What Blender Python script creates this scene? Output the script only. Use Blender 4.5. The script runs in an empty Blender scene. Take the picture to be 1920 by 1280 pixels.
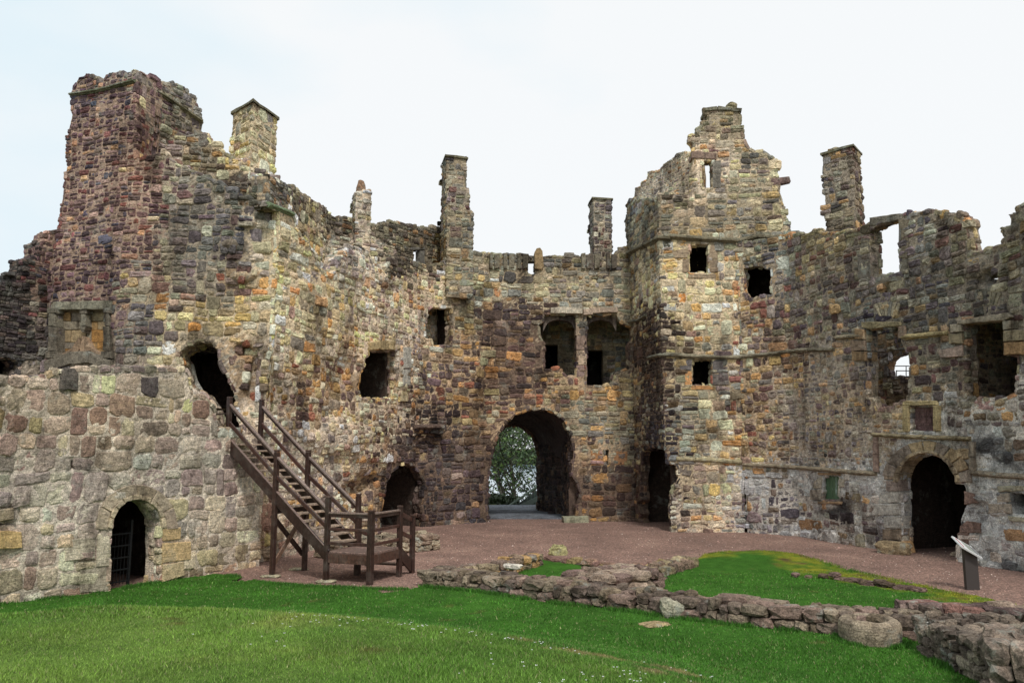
import bpy, math, random
import numpy as np
from mathutils import Vector, Matrix

random.seed(7)
RNG = np.random.default_rng(11)
C = bpy.context.scene.collection
R = math.radians

# ------------------------------------------------------------------ camera
F = 1465.0; PITCH = R(7.8); CAMZ = 3.05
cam_d = bpy.data.cameras.new("camera"); cam = bpy.data.objects.new("camera", cam_d); C.objects.link(cam)
cam_d.sensor_width = 36.0; cam_d.lens = F / 1920 * 36.0
cam_d.clip_end = 3000; cam_d.clip_start = 0.05
cam.location = (0, 0, CAMZ); cam.rotation_euler = (R(90) + PITCH, 0, 0)
bpy.context.scene.camera = cam

# ------------------------------------------------------------------ world, sun, exposure
SUN_EL = R(50); SUN_AZ = R(166)        # veiled sun, behind and right of the camera
w = bpy.data.worlds.new("World"); bpy.context.scene.world = w; w.use_nodes = True
nt = w.node_tree; nt.nodes.clear()
out = nt.nodes.new('ShaderNodeOutputWorld'); bg = nt.nodes.new('ShaderNodeBackground')
sky = nt.nodes.new('ShaderNodeTexSky'); sky.sky_type = 'NISHITA'; sky.sun_disc = False
sky.sun_elevation = SUN_EL; sky.sun_rotation = SUN_AZ; sky.air_density = 1.0; sky.dust_density = 2.5
sc = nt.nodes.new('ShaderNodeVectorMath'); sc.operation = 'SCALE'; sc.inputs['Scale'].default_value = 0.09
nt.links.new(sky.outputs[0], sc.inputs[0])
tc = nt.nodes.new('ShaderNodeTexCoord')
mp = nt.nodes.new('ShaderNodeMapping'); mp.inputs['Scale'].default_value = (1.0, 1.0, 2.2)
nt.links.new(tc.outputs['Generated'], mp.inputs['Vector'])
nz = nt.nodes.new('ShaderNodeTexNoise'); nz.inputs['Scale'].default_value = 1.6; nz.inputs['Detail'].default_value = 5
nz.inputs['Roughness'].default_value = 0.5; nt.links.new(mp.outputs[0], nz.inputs['Vector'])
cr = nt.nodes.new('ShaderNodeValToRGB')
cr.color_ramp.elements[0].position = 0.34; cr.color_ramp.elements[0].color = (0.76, 0.87, 0.925, 1)
cr.color_ramp.elements[1].position = 0.52; cr.color_ramp.elements[1].color = (0.905, 0.925, 0.935, 1)
sxw = nt.nodes.new('ShaderNodeSeparateXYZ'); nt.links.new(tc.outputs['Generated'], sxw.inputs[0])
mdw = nt.nodes.new('ShaderNodeMath'); mdw.operation = 'MULTIPLY_ADD'; mdw.inputs[1].default_value = .30; nt.links.new(sxw.outputs['X'], mdw.inputs[0]); nt.links.new(nz.outputs['Fac'], mdw.inputs[2])
nt.links.new(mdw.outputs[0], cr.inputs[0])
mx = nt.nodes.new('ShaderNodeMix'); mx.data_type = 'RGBA'; mx.inputs[0].default_value = 0.93
nt.links.new(sc.outputs[0], mx.inputs[6]); nt.links.new(cr.outputs[0], mx.inputs[7])
nt.links.new(mx.outputs[2], bg.inputs[0]); bg.inputs[1].default_value = 1.0
nt.links.new(bg.outputs[0], out.inputs[0])

sd = bpy.data.lights.new("sun", 'SUN'); so = bpy.data.objects.new("sun", sd); C.objects.link(so)
sd.energy = 2.1; sd.angle = R(10); sd.color = (1.0, 0.975, 0.94)
sdir = Vector((math.sin(SUN_AZ) * math.cos(SUN_EL), math.cos(SUN_AZ) * math.cos(SUN_EL), math.sin(SUN_EL)))
so.rotation_euler = (-sdir).to_track_quat('-Z', 'Y').to_euler()
vs = bpy.context.scene.view_settings
vs.view_transform = 'Standard'; vs.look = 'None'; vs.exposure = 0.12; vs.gamma = 1.0; vs.use_curve_mapping = False
bpy.context.scene.render.engine = 'CYCLES'

# ------------------------------------------------------------------ picture <-> place
cp, sp = math.cos(PITCH), math.sin(PITCH)
def ray(px, py):
    x = (px - 960) / F; y = (640 - py) / F
    return np.array([x, cp - sp * y, cp * y + sp])
def P(px, py, d):                 # plan point at distance d in front
    r = ray(px, py); t = d / r[1]
    return (float(r[0] * t), float(d))
def PZ(px, py, d):
    r = ray(px, py); t = d / r[1]
    return (float(r[0] * t), float(d), float(CAMZ + r[2] * t))
def G(px, py, z=0.0):             # plan point where the ground at height z shows
    r = ray(px, py); t = (z - CAMZ) / r[2]
    return (float(r[0] * t), float(r[1] * t))
def proj(p):
    p = np.asarray(p, float)
    x = p[..., 0]; y = p[..., 1]; z = p[..., 2] - CAMZ
    f = y * cp + z * sp; u = -y * sp + z * cp
    f = np.maximum(f, 0.01)
    return 960 + F * x / f, 640 - F * u / f

# ------------------------------------------------------------------ noise
def _h(ix, iy, s):
    n = (ix.astype(np.int64) * 374761393 + iy.astype(np.int64) * 668265263 + s * 1274126177) & 0xffffffff
    n = ((n ^ (n >> 13)) * 1274126177) & 0xffffffff
    n = (n ^ (n >> 16)) & 0xffffffff
    return n / 4294967295.0
def noise(x, y, s=0):             # value noise, -1..1
    x = np.asarray(x, float); y = np.asarray(y, float)
    ix = np.floor(x); iy = np.floor(y); fx = x - ix; fy = y - iy
    fx = fx * fx * (3 - 2 * fx); fy = fy * fy * (3 - 2 * fy)
    a = _h(ix, iy, s); b = _h(ix + 1, iy, s); c = _h(ix, iy + 1, s); d = _h(ix + 1, iy + 1, s)
    return ((a * (1 - fx) + b * fx) * (1 - fy) + (c * (1 - fx) + d * fx) * fy) * 2 - 1
def fbm(x, y, s=0, o=3):
    v = 0; a = 1.0; t = 0
    for k in range(o):
        v = v + a * noise(np.asarray(x) * 2 ** k, np.asarray(y) * 2 ** k, s + k * 17); t += a; a *= 0.5
    return v / t

def lin(c):
    c = np.asarray(c, float) / 255.0
    return np.where(c <= 0.04045, c / 12.92, ((c + 0.055) / 1.055) ** 2.4)
GAIN = 1.55
def alb(c, g=None):
    return np.clip(lin(c) * (g or GAIN), 0.003, 0.85)

def inpoly(x, y, poly):
    x = np.asarray(x); y = np.asarray(y); r = np.zeros(x.shape, bool)
    P_ = np.asarray(poly); n = len(P_); j = n - 1
    for i in range(n):
        xi, yi = P_[i]; xj, yj = P_[j]
        if yi != yj:
            c = ((yi > y) != (yj > y)) & (x < (xj - xi) * (y - yi) / (yj - yi) + xi)
            r ^= c
        j = i
    return r
def nearest_on(x, y, loops):      # nearest point on any loop
    bx = np.full(x.shape, 1e9); by = bx.copy(); bd = np.full(x.shape, 1e18)
    for L in loops:
        L = np.asarray(L); n = len(L)
        for i in range(n):
            a = L[i]; b = L[(i + 1) % n]; d = b - a; q = d @ d
            if q < 1e-12: continue
            t = np.clip(((x - a[0]) * d[0] + (y - a[1]) * d[1]) / q, 0, 1)
            qx = a[0] + t * d[0]; qy = a[1] + t * d[1]
            dd = (qx - x) ** 2 + (qy - y) ** 2
            m = dd < bd
            bx[m] = qx[m]; by[m] = qy[m]; bd[m] = dd[m]
    return bx, by, np.sqrt(bd)

# ------------------------------------------------------------------ mesh accumulator
class Acc:
    def __init__(s): s.v = []; s.f = []; s.c = []; s.n = 0; s.sm = []
    def add(s, v, faces, col, smooth=False):
        v = np.asarray(v, float).reshape(-1, 3)
        col = np.asarray(col, float)
        if col.ndim == 1: col = np.repeat(col[None, :], len(v), 0)
        s.v.append(v); s.c.append(col)
        for f in faces:
            f = np.asarray(f, np.int64)
            if f.size: s.f.append((f + s.n, smooth))
        s.n += len(v)
    def build(s, name, mat, parent=None):
        me = bpy.data.meshes.new(name)
        v = np.concatenate(s.v); c = np.concatenate(s.c)
        me.vertices.add(len(v)); me.vertices.foreach_set('co', v.astype(np.float32).ravel())
        loops = np.concatenate([f.ravel() for f, _ in s.f])
        sizes = np.concatenate([np.full(len(f), f.shape[1]) for f, _ in s.f])
        smo = np.concatenate([np.full(len(f), k) for f, k in s.f])
        starts = np.concatenate([[0], np.cumsum(sizes)[:-1]])
        me.loops.add(len(loops)); me.loops.foreach_set('vertex_index', loops.astype(np.int32))
        me.polygons.add(len(sizes)); me.polygons.foreach_set('loop_start', starts.astype(np.int32))
        me.polygons.foreach_set('use_smooth', smo.astype(bool))
        me.update(calc_edges=True)
        at = me.color_attributes.new('Col', 'FLOAT_COLOR', 'POINT')
        cc = np.ones((len(v), 4), np.float32); cc[:, :c.shape[1]] = c
        at.data.foreach_set('color', cc.ravel())
        me.materials.append(mat)
        o = bpy.data.objects.new(name, me); C.objects.link(o)
        if parent is not None:
            o.parent = parent
            o.matrix_parent_inverse = Matrix.Translation(parent.location).inverted()
        return o

def tag(o, label=None, cat=None, group=None, kind=None):
    if label: o['label'] = label
    if cat: o['category'] = cat
    if group: o['group'] = group
    if kind: o['kind'] = kind
    return o
def thing(name, label, cat, loc, group=None):
    o = bpy.data.objects.new(name, None); C.objects.link(o); o.location = loc
    o.empty_display_size = 0.3
    return tag(o, label, cat, group)

# ------------------------------------------------------------------ materials
def new_mat(name):
    m = bpy.data.materials.new(name); m.use_nodes = True
    n = m.node_tree; n.nodes.clear()
    o = n.nodes.new('ShaderNodeOutputMaterial'); b = n.nodes.new('ShaderNodeBsdfPrincipled')
    n.links.new(b.outputs[0], o.inputs[0])
    return m, n, b
def nd(n, t, **k):
    x = n.nodes.new(t)
    for a, v in k.items():
        if a in x.inputs: x.inputs[a].default_value = v
        else: setattr(x, a, v)
    return x
def noise_node(n, scale, detail=4, rough=0.6, vec=None):
    x = n.nodes.new('ShaderNodeTexNoise'); x.inputs['Scale'].default_value = scale
    x.inputs['Detail'].default_value = detail; x.inputs['Roughness'].default_value = rough
    if vec is not None: n.links.new(vec, x.inputs['Vector'])
    return x
def ramp(n, src, stops):
    x = n.nodes.new('ShaderNodeValToRGB'); e = x.color_ramp.elements
    while len(e) < len(stops): e.new(0.5)
    for i, (p, c) in enumerate(stops):
        e[i].position = p; e[i].color = tuple(c) + (1,) if len(c) == 3 else c
    n.links.new(src, x.inputs[0]); return x
def mixc(n, fac, a, b, mode='MIX'):
    x = n.nodes.new('ShaderNodeMix'); x.data_type = 'RGBA'; x.blend_type = mode
    for s_, v in ((0, fac), (6, a), (7, b)):
        if isinstance(v, (int, float)): x.inputs[s_].default_value = v
        elif isinstance(v, tuple): x.inputs[s_].default_value = v if len(v) == 4 else v + (1,)
        else: n.links.new(v, x.inputs[s_])
    return x.outputs[2]
def bump(n, b, h, strength=0.5, dist=0.03, prev=None):
    x = n.nodes.new('ShaderNodeBump'); x.inputs['Strength'].default_value = strength
    x.inputs['Distance'].default_value = dist; n.links.new(h, x.inputs['Height'])
    if prev is not None: n.links.new(prev, x.inputs['Normal'])
    n.links.new(x.outputs[0], b.inputs['Normal']); return x.outputs[0]

def stone_material(name, lichen=0.5, speck=1.0):
    m, n, b = new_mat(name)
    tc = n.nodes.new('ShaderNodeTexCoord'); vec = tc.outputs['Object']
    at = nd(n, 'ShaderNodeVertexColor'); at.layer_name = 'Col'
    n1 = noise_node(n, 9.0, 6, 0.7, vec)
    r1 = ramp(n, n1.outputs['Fac'], [(0.28, (0.42, 0.42, 0.42)), (0.5, (1, 1, 1)), (0.74, (1.55, 1.52, 1.45))])
    c = mixc(n, 1.0, at.outputs['Color'], r1.outputs[0], 'MULTIPLY')
    n2 = noise_node(n, 38.0, 5, 0.75, vec)
    r2 = ramp(n, n2.outputs['Fac'], [(0.34, (0.36, 0.35, 0.34)), (0.5, (1, 1, 1)), (0.66, (1.85, 1.85, 1.85))])
    c = mixc(n, 0.8 * speck, c, r2.outputs[0], 'MULTIPLY')
    # sediment banding in the sandstone
    mp = n.nodes.new('ShaderNodeMapping'); mp.inputs['Scale'].default_value = (3, 3, 26)
    n.links.new(vec, mp.inputs['Vector'])
    n5 = noise_node(n, 1.3, 4, 0.6, mp.outputs[0])
    r5 = ramp(n, n5.outputs['Fac'], [(0.35, (0.66, 0.63, 0.6)), (0.55, (1.08, 1.08, 1.08))])
    c = mixc(n, 0.55, c, r5.outputs[0], 'MULTIPLY')
    # pale crust and dark weathering
    n3 = noise_node(n, 1.7, 9, 0.74, vec)
    r3 = ramp(n, n3.outputs['Fac'], [(0.56, (0, 0, 0)), (0.64, (1, 1, 1))])
    f3 = n.nodes.new('ShaderNodeMath'); f3.operation = 'MULTIPLY'; f3.inputs[1].default_value = lichen
    n.links.new(r3.outputs[0], f3.inputs[0])
    c = mixc(n, f3.outputs[0], c, (0.34, 0.35, 0.30))
    mp4 = n.nodes.new('ShaderNodeMapping'); mp4.inputs['Scale'].default_value = (1.1, 1.1, .45); n.links.new(vec, mp4.inputs['Vector'])
    n4 = noise_node(n, 1.0, 8, 0.72, mp4.outputs[0])
    r4 = ramp(n, n4.outputs['Fac'], [(0.36, (0.28, 0.26, 0.25)), (0.50, (1, 1, 1))])
    c = mixc(n, 0.85, c, r4.outputs[0], 'MULTIPLY')
    n.links.new(c, b.inputs['Base Color'])
    b.inputs['Roughness'].default_value = 0.93
    b.inputs['Specular IOR Level'].default_value = 0.2
    n6 = noise_node(n, 16.0, 8, 0.75, vec)
    p = bump(n, b, n6.outputs['Fac'], 0.9, 0.045)
    bump(n, b, n5.outputs['Fac'], 0.5, 0.03, p)
    return m
M_STONE = stone_material('weathered_stone', 0.35)
M_MOSSY = stone_material('lichened_stone', 0.75)
M_DRESS = stone_material('dressed_sandstone', 0.25, 0.7)

# ------------------------------------------------------------------ palettes
# key: [(weight, sRGB)], mortar sRGB, stone w, h, gap, protrusion mean, protrusion sd
PAL = {
 'p': ([(5,(92,70,74)),(4,(76,56,62)),(3,(112,88,86)),(2,(98,58,56)),(1,(70,66,80)),(1,(160,120,88)),(1,(132,110,96))], (138,118,104), .29,.14,.010,.016,.016),
 'g': ([(4,(110,104,98)),(3,(96,86,86)),(3,(126,120,108)),(2,(84,74,76)),(1,(142,134,112)),(1,(110,82,76))], (138,128,114), .32,.17,.012,.022,.022),
 'y': ([(5,(168,156,124)),(4,(150,138,106)),(3,(134,130,114)),(3,(184,172,142)),(2,(176,146,88)),(1,(172,120,62)),(1,(130,110,100)),(1,(118,116,108))], (176,160,134), .40,.23,.010,.020,.018),
 'w': ([(4,(170,158,136)),(3,(150,138,122)),(2,(134,116,104)),(2,(178,158,112)),(2,(120,98,92)),(1,(176,128,74)),(1,(190,180,160))], (186,168,146), .28,.15,.014,.014,.022),
 't': ([(5,(154,134,120)),(4,(164,147,132)),(3,(142,125,112)),(2,(134,106,96)),(3,(172,157,134)),(1,(172,152,110))], (188,176,160), .62,.42,.020,.018,.016),
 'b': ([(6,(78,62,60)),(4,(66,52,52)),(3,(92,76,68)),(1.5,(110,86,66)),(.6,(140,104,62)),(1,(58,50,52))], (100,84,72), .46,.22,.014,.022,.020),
 'o': ([(3,(134,110,82)),(3,(96,76,74)),(2,(150,128,92)),(2,(168,126,68)),(2,(112,92,84)),(1,(128,76,58)),(1,(140,134,116))], (158,136,110), .36,.18,.012,.022,.02),
 'q': ([(4,(128,122,104)),(4,(112,108,98)),(3,(142,130,100)),(1,(104,90,84)),(1.5,(134,108,70)),(1,(92,88,86))], (140,128,108), .42,.19,.010,.022,.018),
 'l': ([(3,(146,142,138)),(3,(120,110,108)),(2,(104,84,86)),(2,(130,112,92)),(1,(160,120,76)),(1,(84,72,76))], (172,166,160), .36,.22,.02,.006,.020),
 'L': ([(4,(128,120,108)),(2,(98,80,80)),(2,(150,128,94)),(2,(110,92,88)),(1,(84,76,84)),(1,(160,118,68))], (156,140,122), .28,.15,.02,.008,.018),
 'r': ([(5,(108,102,92)),(3,(90,80,78)),(1,(96,68,66)),(2,(126,116,96)),(1,(140,110,72)),(1,(76,66,72))], (128,118,106), .34,.17,.010,.022,.022),
 'm': ([(4,(98,92,78)),(3,(84,78,70)),(2,(114,106,86)),(2,(76,68,62)),(1,(118,90,58))], (106,98,84), .30,.15,.010,.03,.03),
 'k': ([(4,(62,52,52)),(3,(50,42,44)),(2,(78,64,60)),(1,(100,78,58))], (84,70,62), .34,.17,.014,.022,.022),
 'd': ([(4,(66,62,62)),(3,(56,50,54)),(2,(84,76,72))], (58,54,52), .26,.10,.006,.05,.045),
}
# one letter per 60 px of the photograph, rows from y=120 down
CMAP = [
 "pppggggggggggggggggggggmmmmggggg",   # 120
 "pppppggyyggggggggggggggqqqgggggg",   # 180
 "pppppmgyyyggggggggggggqqqqgggggg",   # 240
 "pppppgmyygggmmqqmmgggwwqyqqrrrrr",   # 300
 "pppppggmmgggmmqqmmqqqwqqqqqrrrrr",   # 360
 "dppppgggyymmmmmmmmqqqqqqyqmrrrrr",   # 420
 "dppppgggyywwmmqqmqqqqyyqrrrrrrrr",   # 480
 "dpppyggoyyywwwqyyqqqyyyorrrrrrrr",   # 540
 "dggpgyyyyyywwwqbbqqqyyyorrrrrrrr",   # 600
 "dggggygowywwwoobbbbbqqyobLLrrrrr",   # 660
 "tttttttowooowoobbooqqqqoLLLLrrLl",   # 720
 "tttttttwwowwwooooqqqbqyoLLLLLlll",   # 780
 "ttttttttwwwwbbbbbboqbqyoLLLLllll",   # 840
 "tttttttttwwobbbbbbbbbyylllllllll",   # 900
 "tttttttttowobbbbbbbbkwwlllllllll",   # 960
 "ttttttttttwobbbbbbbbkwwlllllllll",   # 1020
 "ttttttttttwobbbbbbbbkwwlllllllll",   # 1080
 "ttttttttttwobbbbbbbbkwwlllllllll",
]
CM = np.array([[ord(ch) for ch in row] for row in CMAP])
CM[8:15, 20] = ord('k'); CM[11:15, 13] = ord('k')     # darkest palette in the re-entrant corners beside the gate
KEYS = list(PAL.keys()); KI = {ord(k): i for i, k in enumerate(KEYS)}
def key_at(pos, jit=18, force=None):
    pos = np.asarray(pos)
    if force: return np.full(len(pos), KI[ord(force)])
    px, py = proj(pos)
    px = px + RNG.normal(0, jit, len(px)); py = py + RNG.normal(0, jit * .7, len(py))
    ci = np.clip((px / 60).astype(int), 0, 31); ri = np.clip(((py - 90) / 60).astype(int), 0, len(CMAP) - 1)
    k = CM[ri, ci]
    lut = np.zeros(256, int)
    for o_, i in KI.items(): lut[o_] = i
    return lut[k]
PCOL = []; PCUM = []
for k in KEYS:
    ws = np.array([a for a, _ in PAL[k][0]], float); PCUM.append(np.cumsum(ws) / ws.sum())
    PCOL.append(np.array([alb(c) for _, c in PAL[k][0]]))
def stone_cols(keys):
    out_ = np.zeros((len(keys), 3)); r = RNG.random(len(keys))
    for i in range(len(KEYS)):
        m = keys == i
        if m.any():
            idx = np.searchsorted(PCUM[i], r[m]); out_[m] = PCOL[i][idx]
    v = np.exp(RNG.normal(0, 0.25, len(keys)))[:, None]
    out_ = (out_ * .74 + out_.mean(1, keepdims=True) * .26) * np.array([1.03, 1.0, .91])
    return np.clip(out_ * v * 1.08 * (1 + RNG.normal(0, .035, (len(keys), 3))), 0.004, 0.8)
MORT = np.array([alb(PAL[k][1], 1.42) for k in KEYS]); MORT = (MORT * .9 + MORT.mean(1, keepdims=True) * .1) * np.array([1.03, 1, .95])
PARM = np.array([PAL[k][2:] for k in KEYS])
def mortar_cols(pos, force=None):
    k1 = key_at(pos, 22, force); c = MORT[k1]
    return c

# ------------------------------------------------------------------ curtain: a vertical surface over a plan polyline
def coat(keys, pos, col):
    """lime wash and old soot that survive in patches on the lower walls of the right range"""
    q = pos; s = q[:, 0] * .7 - q[:, 1] * .7
    li = np.isin(keys, [KEYS.index('l')]) * 1.0 + np.isin(keys, [KEYS.index('L')]) * .30 + np.isin(keys, [KEYS.index('t'), KEYS.index('w')]) * .25
    f = np.clip(.55 + 3.4 * fbm(s * .9, q[:, 2] * .9, 301, 4), 0, 1) * li * .68
    col = col * (1 - f)[:, None] + np.array([.60, .595, .585]) * f[:, None] * (1 + .25 * noise(s * 9, q[:, 2] * 9, 305))[:, None]
    g = np.clip(4.5 * fbm(s * .75, q[:, 2] * 1.1, 311, 4) - .75, 0, 1) * (keys == KEYS.index('l')) * .9
    return col * (1 - g)[:, None] + np.array([.028, .026, .028]) * g[:, None]

class Curtain:
    def __init__(s, pts, out='cam', closed=False):
        p = np.array(pts, float)
        if closed: p = np.vstack([p, p[:1]])
        s.p = p; d = np.diff(p, axis=0); L = np.linalg.norm(d, axis=1)
        s.s = np.concatenate([[0], np.cumsum(L)]); s.d = d / L[:, None]; s.L = s.s[-1]
        nn = np.stack([s.d[:, 1], -s.d[:, 0]], 1); mid = (p[:-1] + p[1:]) / 2
        ref = (np.zeros(2) - mid) if out == 'cam' else (mid - p[:-1].mean(0))
        if out == 'cam':
            sg = np.sign((nn * ref).sum(1).sum())
            s.n = nn * sg
        else:
            s.n = nn * np.sign((nn * ref).sum(1))[:, None]
        s.closed = closed
    def seg(s, u): return np.clip(np.searchsorted(s.s, u, side='right') - 1, 0, len(s.d) - 1)
    def nrm(s, u):
        u = np.asarray(u, float); i = s.seg(u); n = s.n[i].copy(); B = 0.12
        for k in range(1, len(s.d)):
            w_ = (u - s.s[k]) / B
            m = np.abs(w_) < 1
            t = (w_[m] + 1) / 2
            n[m] = s.n[k - 1] * (1 - t)[:, None] + s.n[k] * t[:, None]
            ln = np.linalg.norm(n[m], axis=1); n[m] /= np.maximum(ln, .5)[:, None]
        return n
    def pos(s, u, v, dep):
        u = np.asarray(u, float); i = s.seg(u); du = u - s.s[i]
        xy = s.p[i] + s.d[i] * du[:, None] + s.nrm(u) * np.asarray(dep)[:, None]
        return np.column_stack([xy, v])
    def unp(s, px, py, segs=None):
        r = ray(px, py); best = None
        for k in range(len(s.d)):
            if segs is not None and k not in segs: continue
            a = s.p[k]; d = s.d[k]; Lk = s.s[k + 1] - s.s[k]
            det = r[0] * (-d[1]) - r[1] * (-d[0])
            if abs(det) < 1e-9: continue
            t = (a[0] * (-d[1]) - a[1] * (-d[0])) / det
            q = (r[0] * a[1] - r[1] * a[0]) / det
            if t <= 0: continue
            lo = -1e9 if k == 0 or (segs and k == min(segs)) else -1e-6
            hi = 1e9 if k == len(s.d) - 1 or (segs and k == max(segs)) else Lk + 1e-6
            pen = max(0, lo - q, q - hi)
            if best is None or (pen, t) < best[0]:
                best = ((pen, t), s.s[k] + q, CAMZ + r[2] * t)
        return np.array([best[1], best[2]])
    def poly(s, pts, jag=0.0, step=9.0, segs=None, close=False):
        pts = [np.array(p, float) for p in pts]; o = []
        rng = np.random.default_rng(int(abs(pts[0][0] * 7 + pts[0][1] * 3)) + 5)
        n = len(pts); m = n if close else n - 1
        for i in range(m):
            a, b = pts[i], pts[(i + 1) % n]; L = np.hypot(*(b - a)); k = max(1, int(L / step))
            for j in range(k):
                q = a + (b - a) * j / k
                if jag and j > 0: q = q + rng.normal(0, jag, 2)
                o.append(s.unp(q[0], q[1], segs))
        if not close: o.append(s.unp(pts[-1][0], pts[-1][1], segs))
        return np.array(o)

def split_rects(u0, u1, v0, v1, parm, out_, rnd):
    st = [(u0, u1, v0, v1)]
    while st:
        a, b, c, d = st.pop(); w_ = b - a; h = d - c
        tw, th = parm((a + b) / 2, (c + d) / 2)
        f = math.exp(rnd.gauss(0, .28)); f2 = math.exp(rnd.gauss(0, .22))
        rw = w_ / (tw * f * 1.35); rh = h / (th * f2 * 1.35)
        if rw <= 1 and rh <= 1: out_.append((a, b, c, d)); continue
        t = rnd.uniform(.34, .66)
        if rh >= rw:
            m = c + h * t; st.append((a, b, c, m)); st.append((a, b, m, d))
        else:
            m = a + w_ * t; st.append((a, m, c, d)); st.append((m, b, c, d))

SZ = {'y': 1.15, 'b': 1.15, 'o': 1.2, 'q': 1.12, 'r': 1.2, 'g': 1.15, 'w': 1.25, 'L': 1.1, 'l': 1.1, 't': .85}
def add_stones(acc, rects, posf, colpos, gap, prot, seed, relief=None, keys=None, embed=0.16, rough=1.0):
    """rects (N,4) in surface coords; posf(u,v,dep)->xyz ; each stone a chamfered irregular block"""
    rng = np.random.default_rng(seed); N = len(rects)
    if not N: return
    cu = (rects[:, 0] + rects[:, 1]) / 2; cv = (rects[:, 2] + rects[:, 3]) / 2
    a = np.maximum((rects[:, 1] - rects[:, 0]) / 2 - gap, .012); b = np.maximum((rects[:, 3] - rects[:, 2]) / 2 - gap * .8, .012)
    m = np.minimum(a, b)
    cl = m[:, None] * rng.uniform(.12, .62, (N, 4))
    o = np.zeros(N)
    X = np.stack([a - cl[:, 0], o, -a + cl[:, 1], -a, -a + m * .02, -a + cl[:, 2], o, a - cl[:, 3], a, a - m * .02], 1)
    X = np.stack([a - cl[:, 0], o, -a + cl[:, 1], -a, -a, -a + cl[:, 2], o, a - cl[:, 3], a, a], 1)
    Y = np.stack([b, b, b, b - cl[:, 1], -b + cl[:, 2], -b, -b, -b, -b + cl[:, 3], b - cl[:, 0]], 1)
    X += rng.normal(0, .05, (N, 10)) * m[:, None] * 1.4; Y += rng.normal(0, .07, (N, 10)) * m[:, None] * 1.2
    th = rng.normal(0, .035, N)[:, None]; X, Y = X - Y * th, Y + X * th
    K = 10
    rr = np.minimum(m * .45, rng.uniform(.018, .05, N)) * (1 if rough >= 1 else .6)
    sx = np.clip(1 - rr / a, .3, 1)[:, None]; sy = np.clip(1 - rr / b, .3, 1)[:, None]
    tilt = rng.normal(0, .035, (N, 2)) * rough
    def ring(fx, fy, dep, jit):
        x = X * fx; y = Y * fy
        D = dep[:, None] + rng.normal(0, 1, (N, K)) * jit[:, None] + x * tilt[:, :1] + y * tilt[:, 1:]
        return x, y, D
    one = np.ones((N, 1)); j0 = np.zeros(N)
    rings = [ring(one, one, -embed - 0 * prot, j0), ring(one, one, prot - rr * .8, j0 + .004 * rough),
             ring(sx, sy, prot, np.minimum(.012, m * .12) * rough)]
    sx2 = sx * .5; sy2 = sy * .5
    rings.append(ring(sx2, sy2, prot + rng.uniform(-.2, .9, N) * np.minimum(m * .25, .03), np.minimum(.011, m * .12) * rough))
    ux = np.concatenate([r[0] for r in rings] + [o[:, None]], 1) + cu[:, None]
    vy = np.concatenate([r[1] for r in rings] + [o[:, None]], 1) + cv[:, None]
    dp = np.concatenate([r[2] for r in rings] + [rings[-1][2].mean(1, keepdims=True)], 1)
    if relief is not None: dp = dp + relief(cu, cv)[:, None]
    U, V = warp(ux.ravel(), vy.ravel())
    verts = posf(U, V, dp.ravel())
    nv = K * 4 + 1
    base = (np.arange(N) * nv)[:, None, None]
    q = []
    for r in range(3):
        for k in range(K):
            k2 = (k + 1) % K
            q.append((r * K + k, r * K + k2, (r + 1) * K + k2, (r + 1) * K + k))
    q = np.array(q)[None] + base
    t = np.array([(3 * K + k, 3 * K + (k + 1) % K, 4 * K) for k in range(K)])[None] + base
    if keys is None: keys = key_at(colpos(cu, cv))
    col = stone_cols(keys)
    q_ = posf(cu, cv, 0 * cu); pa = fbm(q_[:, 0] * .42 + q_[:, 1] * .3, q_[:, 2] * .42, 201, 3); pb = fbm(q_[:, 0] * .5 - q_[:, 1] * .35, q_[:, 2] * .3, 207, 3)
    col = col * (1 + .55 * pa)[:, None] * (1 + pb[:, None] * np.array([[.22, .04, -.30]]))
    col = coat(keys, q_, np.clip(col, .006, .8))
    cv_ = np.repeat(col[:, None, :], nv, 1)
    cv_ = cv_ * (1 + rng.normal(0, .05, (N, nv, 1)))
    acc.add(verts, [q.reshape(-1, 4), t.reshape(-1, 3)], cv_.reshape(-1, 3))

WARP = [1.0]
def warp(u, v):
    k = WARP[0]
    return (u + k * (.05 * noise(u * 1.1, v * 1.1, 3) + .018 * noise(u * 3.7, v * 3.7, 5)),
            v + k * (.05 * noise(u * .9, v * 1.3, 8) + .018 * noise(u * 3.1, v * 4.1, 9)))

def fill_rects(u0, u1, v0, v1, parm, seed, row=.85):
    rnd = random.Random(seed); out_ = []; v = v0
    while v < v1:
        h = row * rnd.uniform(.7, 1.2); u = u0 - rnd.uniform(0, 1.2)
        while u < u1:
            w_ = rnd.uniform(1.1, 2.0); split_rects(u, u + w_, v, v + h, parm, out_, rnd); u += w_
        v += h
    return np.array(out_)

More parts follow.
